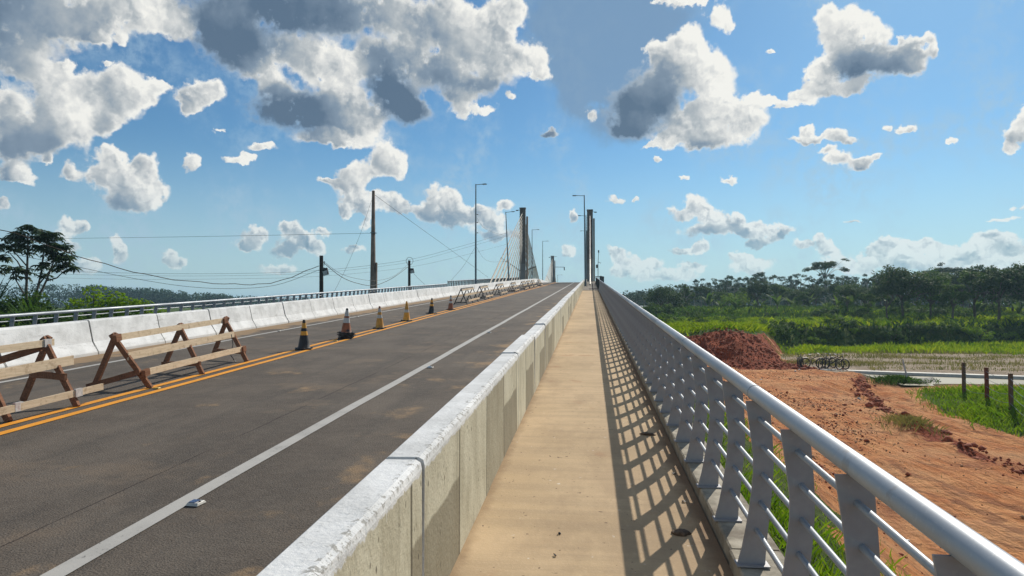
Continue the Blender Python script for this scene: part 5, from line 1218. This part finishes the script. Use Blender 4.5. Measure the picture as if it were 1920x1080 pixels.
# shrubs hanging over the dark face of the green bank
for i in range(44):
    x = 16 + i * 1.28 + tr.uniform(-.6, .6); y = float(edge_y(np.array([x]))[0]) + tr.uniform(-1.6, .4)
    place(bp_[(i * 2 + 1) % 5], USED, x, y, tr.uniform(.28, .75), tr.uniform(0, 6.28), 'dark leafy shrub hanging on the shaded face of the green bank', 'shrub', 'shrubs on the face of the green bank')
for i in range(30):
    az = R(5 + i * .62); D = 84 + 10 * math.sin(i * 1.7) + tr.uniform(-3, 3); x, y = math.sin(az) * D, math.cos(az) * D
    if y < float(edge_y(np.array([x]))[0]) + 2: continue
    place(bp_[(1, 4, 0, 1)[i % 4]], USED, x, y, tr.uniform(.35, .75), tr.uniform(0, 6.28), 'low shrub on the green plateau behind the red bank', 'shrub', 'low shrubs on the plateau')

# ---- far wood behind, left and right: one mass each
def wood(name, label, pts, hts, leaf, n, s, seed=0):
    V = []
    for i in range(n):
        t_ = NR.uniform(0, len(pts) - 1.001); k = int(t_); f = t_ - k; x = pts[k][0] * (1 - f) + pts[k + 1][0] * f; y = pts[k][1] * (1 - f) + pts[k + 1][1] * f; h = hts[k] * (1 - f) + hts[k + 1] * f
        d = NR.uniform(-14, 14); dd = math.hypot(x, y); x += x / dd * d; y += y / dd * d; hh = h * NR.uniform(.72, 1.05)
        for q in range(3): V.append(clump((x + NR.uniform(-2, 2), y + NR.uniform(-2, 2), hh * (1 - .28 * q) - 1.0), s * 2.2, .7, 26, s))
    V = np.concatenate(V); o = np_mesh(name, V, quads(len(V) // 4), MT[leaf]); return tag(o, label, 'wood', kind='stuff')
wood('far_wood', 'dark far wood filling in behind the right tree line', [(2, 240), (30, 236), (80, 215), (130, 170), (170, 120)], [7.5, 10.2, 11, 11, 10], 'leaf_blue', 1000, .8)
wood('far_wood', 'low dark wood on the horizon at left, sinking towards the bridge', [(-330, 250), (-248, 304), (-219, 307), (-194, 310), (-173, 312), (-120, 330), (-40, 350)], [15.5, 13.4, 12.2, 10.3, 8.8, 7, 6], 'leaf_blue', 700, 1.1)
wood('far_wood', 'thin low wood on the horizon behind the bridge', [(-60, 420), (40, 420), (160, 360), (300, 250), (360, 60)], [8, 8, 11, 12, 12], 'leaf_blue', 360, 1.6)

# ---- left side, behind the railing
def palmate(c, L_, tilt):
    """lobed umbrella-like leaf of nine drooping fingers"""
    V = []; up_ = unit(np.array([[NR.uniform(-.5, .5), NR.uniform(-.5, .5), 1.0]]))[0]; a0 = NR.uniform(0, 6.28)
    e1 = unit(np.cross(up_, [1, 0, 0])[None])[0]; e2 = np.cross(up_, e1)
    for k in range(8):
        a = a0 + k * 2 * math.pi / 8; d = e1 * math.cos(a) + e2 * math.sin(a); s_ = e2 * math.cos(a) - e1 * math.sin(a); l = L_ * NR.uniform(.8, 1.1)
        p0 = c; p1 = c + d * l * .55 - up_ * l * .10; p2 = c + d * l - up_ * l * .45
        V += [p0, p1 + s_ * l * .16, p2, p1 - s_ * l * .16]
    return np.array(V)
ct = empty('tree', (-31.0, 34.7, 0), label='large-leaved spreading tree with thin bare limbs at the left edge, behind the railing', cat='tree')
B0 = Vector((-.1, 0, 0)); F1 = (-.05, 0, 3.1)
LM = [([F1, (-.25, 0, 4.7), (-.2, 0, 6.4), (-.28, .1, 8.3)], [.10, .075, .06, .035]), ([F1, (.1, .2, 4.4), (.42, .3, 6.2), (.55, .3, 7.7)], [.08, .06, .05, .03]),
      ([F1, (.5, -.1, 4.5), (1.15, -.2, 5.6), (1.55, -.2, 6.6), (1.7, -.2, 7.3)], [.09, .07, .055, .04, .03]), ([(1.2, -.2, 5.6), (1.7, -.1, 5.75), (2.15, -.1, 6.15)], [.045, .035, .02]),
      ([(-.22, 0, 5.8), (-.9, .1, 6.7), (-1.5, .2, 7.2)], [.05, .035, .02]), ([(-.2, 0, 6.4), (-1.3, -.2, 7.7)], [.04, .02]), ([(.3, .25, 5.4), (1.3, .3, 6.6), (1.9, .3, 7.3)], [.045, .035, .02]),
      ([(-.25, 0, 4.7), (-1.3, .2, 6.0)], [.045, .02]), ([(B0.x, 0, -.3), (-.08, 0, 1.5), F1], [.16, .13, .11])]
limbs(ct, 'bark', LM, 'limbs')
Vs = []
def umbrella_leaves(c, rx, rz, n, L_=.36):
    for i in range(n):
        a = NR.uniform(0, 6.28); r_ = NR.uniform(0, 1) ** .5; p = np.array([c[0] + rx * r_ * math.cos(a), c[1] + rx * r_ * math.sin(a) * .8, c[2] + rz * (1 - r_ * r_) + NR.uniform(-.12, .08)]); Vs.append(palmate(p, L_ * NR.uniform(.75, 1.15), 0))
for c, rx, rz, n in (((-.25, .1, 8.15), .85, .6, 30), ((-.9, 0, 7.9), .7, .3, 20), ((.6, .2, 8.0), .7, .35, 22), ((1.15, .2, 7.9), .6, .4, 20), ((-1.6, .1, 7.3), .7, .4, 24), ((-2.0, .1, 6.9), .5, .2, 12), ((1.65, .0, 7.3), .7, .4, 24), ((2.1, 0, 6.8), .6, .35, 20), ((2.35, -.1, 6.3), .42, .3, 14),
                     ((-.5, .1, 7.4), .9, .3, 18), ((.5, .2, 7.2), .8, .4, 18), ((1.0, .2, 6.9), .6, .3, 12), ((-1.2, .2, 6.15), .8, .3, 20), ((-.5, .2, 6.1), .5, .25, 9), ((.45, .2, 6.3), .5, .35, 12), ((.7, .2, 5.8), .3, .25, 6), ((-.6, .1, 5.7), .4, .2, 6), ((1.85, .1, 6.2), .5, .25, 12), ((1.2, .2, 7.5), .8, .3, 18), ((-1.0, .1, 7.7), .9, .3, 14)):
    umbrella_leaves(c, rx, rz, n)
leafobj('crown', Vs, 'leaf_glossy', ct)
def left_shrub(label, x, y, h, w, leaf, nc, ls, group=None):
    o = bush(h * 1.3, w * 1.25, leaf, 64, ls, 80, .75); o.location = (x - 2.2, y, 0); tag(o, label, 'shrub', group); return o
def spiky(label, x, y, h, n, width, leaf, spread=(40, 88), droop=.7, base=.1):
    root = empty('broadleaf_plant', (x, y, 0), label=label, cat='broadleaf plant'); V, F = blades_mesh(n, h * .62, width, spread, droop, base=h * .42)
    np_mesh('leaves', V, F, MT[leaf], parent=root); V, F = blades_mesh(n // 2, h * .45, width, (20, 70), 1.2, base=h * .2); np_mesh('leaves', V, F, MT[leaf], parent=root)
    limbs(root, 'bark', [([(0, 0, -.2), (.05, 0, h * .5)], [.14, .08])], 'stem'); return root
spiky('dark spiky palm-like plant under the big tree, tallest at the left edge', -31.9, 33.0, 6.0, 60, .10, 'leaf_dark', (25, 85), .9)
spiky('dark fan of stiff pointed leaves right of the big tree foot', -29.9, 33.4, 4.9, 70, .09, 'leaf_dark', (15, 85), .6)
spiky('pale green upright blade plant at the far left edge behind the railing', -28.6, 29.2, 4.25, 34, .16, 'banana', (55, 88), .9)
spiky('clump of upright green blades right of the dark spiky plants', -27.6, 31.2, 4.7, 40, .15, 'leaf_mid', (50, 88), .9)
spiky('lighter blade clump with folded tips in front of the bushes', -25.9, 30.0, 4.1, 26, .17, 'banana', (48, 85), 1.2)
spiky('green blade clump behind the left bushes', -26.9, 34.0, 5.1, 34, .15, 'leaf_mid', (50, 88), 1.0)
for i, (x, y, h, w, lf) in enumerate(((-31.6, 31.2, 4.9, 3.2, 'leaf_dark'), (-29.3, 31.6, 4.2, 3.0, 'leaf_dark'), (-28.3, 33.8, 4.6, 3.2, 'leaf_mid'), (-27.0, 29.0, 3.5, 3.2, 'leaf_mid'), (-25.0, 31.5, 4.2, 3.4, 'leaf_mid'), (-24.0, 33.6, 4.5, 3.0, 'leaf_bright'),
        (-22.9, 34.6, 4.5, 2.8, 'leaf_bright'), (-24.9, 28.6, 3.3, 3.4, 'leaf_mid'), (-22.4, 31.5, 3.6, 3.2, 'leaf_mid'), (-21.6, 34.2, 3.9, 3.0, 'leaf_bright'), (-20.3, 31.0, 3.2, 3.4, 'leaf_dark'), (-30.5, 28.0, 3.8, 3.4, 'leaf_dark'), (-33.5, 31.5, 5.2, 3.6, 'leaf_dark'), (-19.0, 35.0, 3.2, 3.4, 'leaf_dark'))):
    left_shrub(['dense dark bush below the big tree', 'dark bush between the spiky plants', 'mid-green bush behind the blade clumps', 'leafy bush low behind the nearest posts of the left railing', 'glossy leafy bush left of the bright one',
                'bright yellow-green bush above the left railing', 'bright bush at the right end of the left thicket', 'low bush seen through the left railing', 'low mid-green bush under the bright bushes', 'last bright bush before the far wood shows', 'low dark bush right of the thicket, behind the railing',
                'dark bush at the left edge, low behind the railing', 'tall dark bush cut by the left edge', 'low dark bush beyond the thicket, seen between railing posts'][i], x, y, h, w, lf, 30, .24)

# ---- crumbs of earth over the dirt
def crumbs(name, label, x, y, s, mat):
    ico = np.array([(0, 0, 1), (.89, 0, .45), (.28, .85, .45), (-.72, .53, .45), (-.72, -.53, .45), (.28, -.85, .45), (0, 0, -.4)]); tri = np.array([(0, 1, 2), (0, 2, 3), (0, 3, 4), (0, 4, 5), (0, 5, 1), (1, 6, 2), (2, 6, 3), (3, 6, 4), (4, 6, 5), (5, 6, 1)])
    n = len(x); z = land(x, y); V = ico[None] * s[:, None, None] * NR.uniform(.5, 1.3, (n, 7, 3)) + np.stack([x, y, z], 1)[:, None, :]
    F = tri[None] + (np.arange(n) * 7)[:, None, None]; return tag(np_mesh(name, V.reshape(-1, 3), F.reshape(-1, 3), MT[mat]), label, 'soil', kind='stuff')
# ---- grass and ground cover
def blades(x, y, h, w, zfun=land, lean=.5, name='grass', mat='grass_bright', label='grass', cat='grass', base_drop=.02):
    n = len(x); z = zfun(x, y) - base_drop; a = NR.uniform(0, 2 * np.pi, n); hh = h * NR.uniform(.5, 1.25, n) * (1 + 1.6 * fbm(x, y, 3.0, 3, 77)); ww = w * NR.uniform(.7, 1.3, n)
    dx, dy = np.cos(a), np.sin(a); lx, ly = NR.normal(size=n) * lean * hh, NR.normal(size=n) * lean * hh
    p0 = np.stack([x - dx * ww / 2, y - dy * ww / 2, z], 1); p1 = np.stack([x + dx * ww / 2, y + dy * ww / 2, z], 1)
    q0 = np.stack([x + lx * .45 + dx * ww * .42, y + ly * .45 + dy * ww * .42, z + hh * .62], 1); q1 = np.stack([x + lx + dx * ww * .04, y + ly + dy * ww * .04, z + hh], 1)
    V = np.stack([p0, p1, q0, q1], 1).reshape(-1, 3); o = np_mesh(name, V, quads(n), MT[mat]); return tag(o, label, cat, kind='stuff')
def scatter(n, x0, x1, y0, y1, keep):
    x = NR.uniform(x0, x1, n); y = NR.uniform(y0, y1, n); k = keep(x, y) > NR.uniform(0, 1, n); return x[k], y[k]
x, y = scatter(26000, 1.06, 4.6, 1.5, 34, lambda x, y: (1 - sst(x, 1.9, 4.2)) * (.25 + .75 * (fbm(x, y, 1.1, 3, 15) > -.05)))
blades(x, y, .16, .012, name='grass', mat='leaf_bright', label='rough green grass on the slope just outside the near kerb')
x, y = scatter(60000, 13.5, 34, 19, 41, lambda x, y: sst(x - np.interp(y, [10, 24, 27, 33, 37, 40], [19, 16.2, 14.6, 15.2, 16.4, 20]), -.8, .6) * sst(y, 20, 25) * (1 - sst(y, 35.5, 38)) * (fbm(x, y, 1.6, 3, 16) + .85))
blades(x, y, .26, .035, name='grass', mat='leaf_bright', label='tall green grass patch around the fence posts')
x, y = scatter(70000, 5, 26, 49, 100, lambda x, y: np.where(x < 15, sst(y - edge_y(x), .2, 1.4), sst(y - edge_y(x), -.6, 1.2)) * (.35 + 1.3 * (fbm(x, y, 5, 3, 17) + .25)))
blades(x, y, .42, .10, name='meadow', mat='grass_bright', label='bright yellow-green growth on the plateau behind the red bank', lean=.6)
x, y = scatter(90000, 20, 110, 66, 132, lambda x, y: sst(y - edge_y(x), -.4, 1.0) * (.35 + 1.3 * (fbm(x, y, 6, 3, 18) + .25)))
blades(x, y, .55, .16, name='meadow', mat='grass_bright', label='bright green growth along the top of the right bank', lean=.6)
x, y = scatter(60000, 16, 90, 58, 92, lambda x, y: (1 - sst(y - edge_y(x), -3.0, -1.4)) * sst(y + fbm(x, y, 9, 3, 91) * 8, 61.5, 64.5))
blades(x, y, .42, .12, name='meadow', mat='grass_bright', label='bright green strip of tall grass below the dark bank face', lean=.35)
x, y = scatter(60000, 14, 80, 45.5, 66, lambda x, y: (.12 + .9 * (fbm(x * .35, y * 2.0, 3.2, 3, 19) > .02)) * sst(y, 46.5, 49) * np.where((x < 18.5) & (y < 50.5), 0, 1))
blades(x, y, .22, .05, name='reeds', mat='grass_dry', label='thin olive reeds in bands on the pale sand flat', lean=.3)
x, y = scatter(60000, 0, 60, 96, 170, lambda x, y: .3 + 1.5 * (fbm(x, y, 7, 3, 20) + .1))
blades(x, y, .8, .3, name='undergrowth', mat='leaf_mid', label='tangled green undergrowth on the far banks left of the front trees', lean=.6)
x, y = scatter(26000, 16, 90, 60, 112, lambda x, y: (np.abs(y - edge_y(x) + .5) < 1.5) * 1.0)
blades(x, y, .75, .22, name='undergrowth', mat='leaf_dark', label='dark growth hanging down the shaded face of the bank', lean=.7)
x, y = scatter(5000, 9.8, 12.2, 22.5, 27.5, lambda x, y: np.exp(-(((x - 10.9) / .55) ** 2 + ((y - 25.0) / 1.0) ** 2)))
blades(x, y, .30, .02, name='grass_tuft', mat='grass_dry', label='dry grass tuft on the small red heap in the dirt', lean=.5)
x, y = scatter(6000, 15.8, 19.4, 39.8, 42.6, lambda x, y: np.exp(-(((x - 17.5) / .95) ** 2 + ((y - 41.2) / .7) ** 2)))
blades(x, y, .36, .03, name='grass_tuft', mat='leaf_mid', label='green and dry growth over the rubbish heap by the water', lean=.5)
x, y = scatter(22000, -60, -13.9, 8, 90, lambda x, y: .9 + 0 * x)
blades(x, y, .7, .16, name='undergrowth', mat='leaf_mid', label='rough green growth on the ground left of the bridge', lean=.6)

dk = lambda x, y: np.clip((fbm(x, y, 2.8, 4, 21) + .08) * 3.2, .04, 1) * (y < edge_y(x) - 3) * (land(x, y) > -.05)
x, y = scatter(9000, 4.2, 16.5, 9, 49, dk); crumbs('soil_crumbs', 'loose crumbs of red-brown earth strewn over the dirt yard', x, y, NR.gamma(2.0, .011, len(x)) + .008, 'red_clod')
x, y = scatter(12000, 4.2, 16.5, 9, 49, dk); crumbs('soil_crumbs', 'paler tan crumbs of dry earth over the dirt yard', x, y, NR.gamma(2.0, .010, len(x)) + .006, 'tan_clod')
x, y = scatter(5000, 9, 16, 14, 42, lambda x, y: np.exp(-(((x - scarp_x(y) - .35) / .4) ** 2))); crumbs('soil_crumbs', 'dark red crumbs along the low scarp', x, y, NR.gamma(2.0, .022, len(x)) + .015, 'red_clod')
x, y = scatter(3600, 5, 16, 42, 54, lambda x, y: np.maximum(sst(y - edge_y(x), -6, -4) * (1 - sst(y - edge_y(x), 0, .6)), sst(x, 9, 10) * (1 - sst(x, 14.6, 15.4)) * sst(y, 45.6, 47.2) * (1 - sst(y, 53, 56)))); crumbs('soil_crumbs', 'broken lumps over the face of the red bank', x, y, NR.gamma(1.6, .03, len(x)) + .015, 'red_clod')
x, y = scatter(1500, 4.5, 14, 9, 45, lambda x, y: .25 * (fbm(x, y, 1.4, 3, 33) > .16)); blades(x, y, .12, .012, name='weeds', mat='grass_dry', label='sparse dry weeds sprouting in the dirt', lean=.7)

# ---------------------------------------------------------------- the air
hz = MB(); hz.box((0, 1000, 22), (5600, 7600, 50)); hzo = hz.build('haze', [])
hm = bpy.data.materials.new('haze'); hm.use_nodes = True; nt = hm.node_tree; nt.nodes.clear()
pv = nt.nodes.new('ShaderNodeVolumePrincipled'); pv.inputs['Color'].default_value = (.55, .82, 1, 1); pv.inputs['Density'].default_value = .0004; pv.inputs['Anisotropy'].default_value = .25
mo = nt.nodes.new('ShaderNodeOutputMaterial'); nt.links.new(pv.outputs[0], mo.inputs['Volume']); hzo.data.materials.append(hm); hm.cycles.homogeneous_volume = True
tag(hzo, 'thin bluish air between the camera and the far trees', 'haze', kind='stuff')
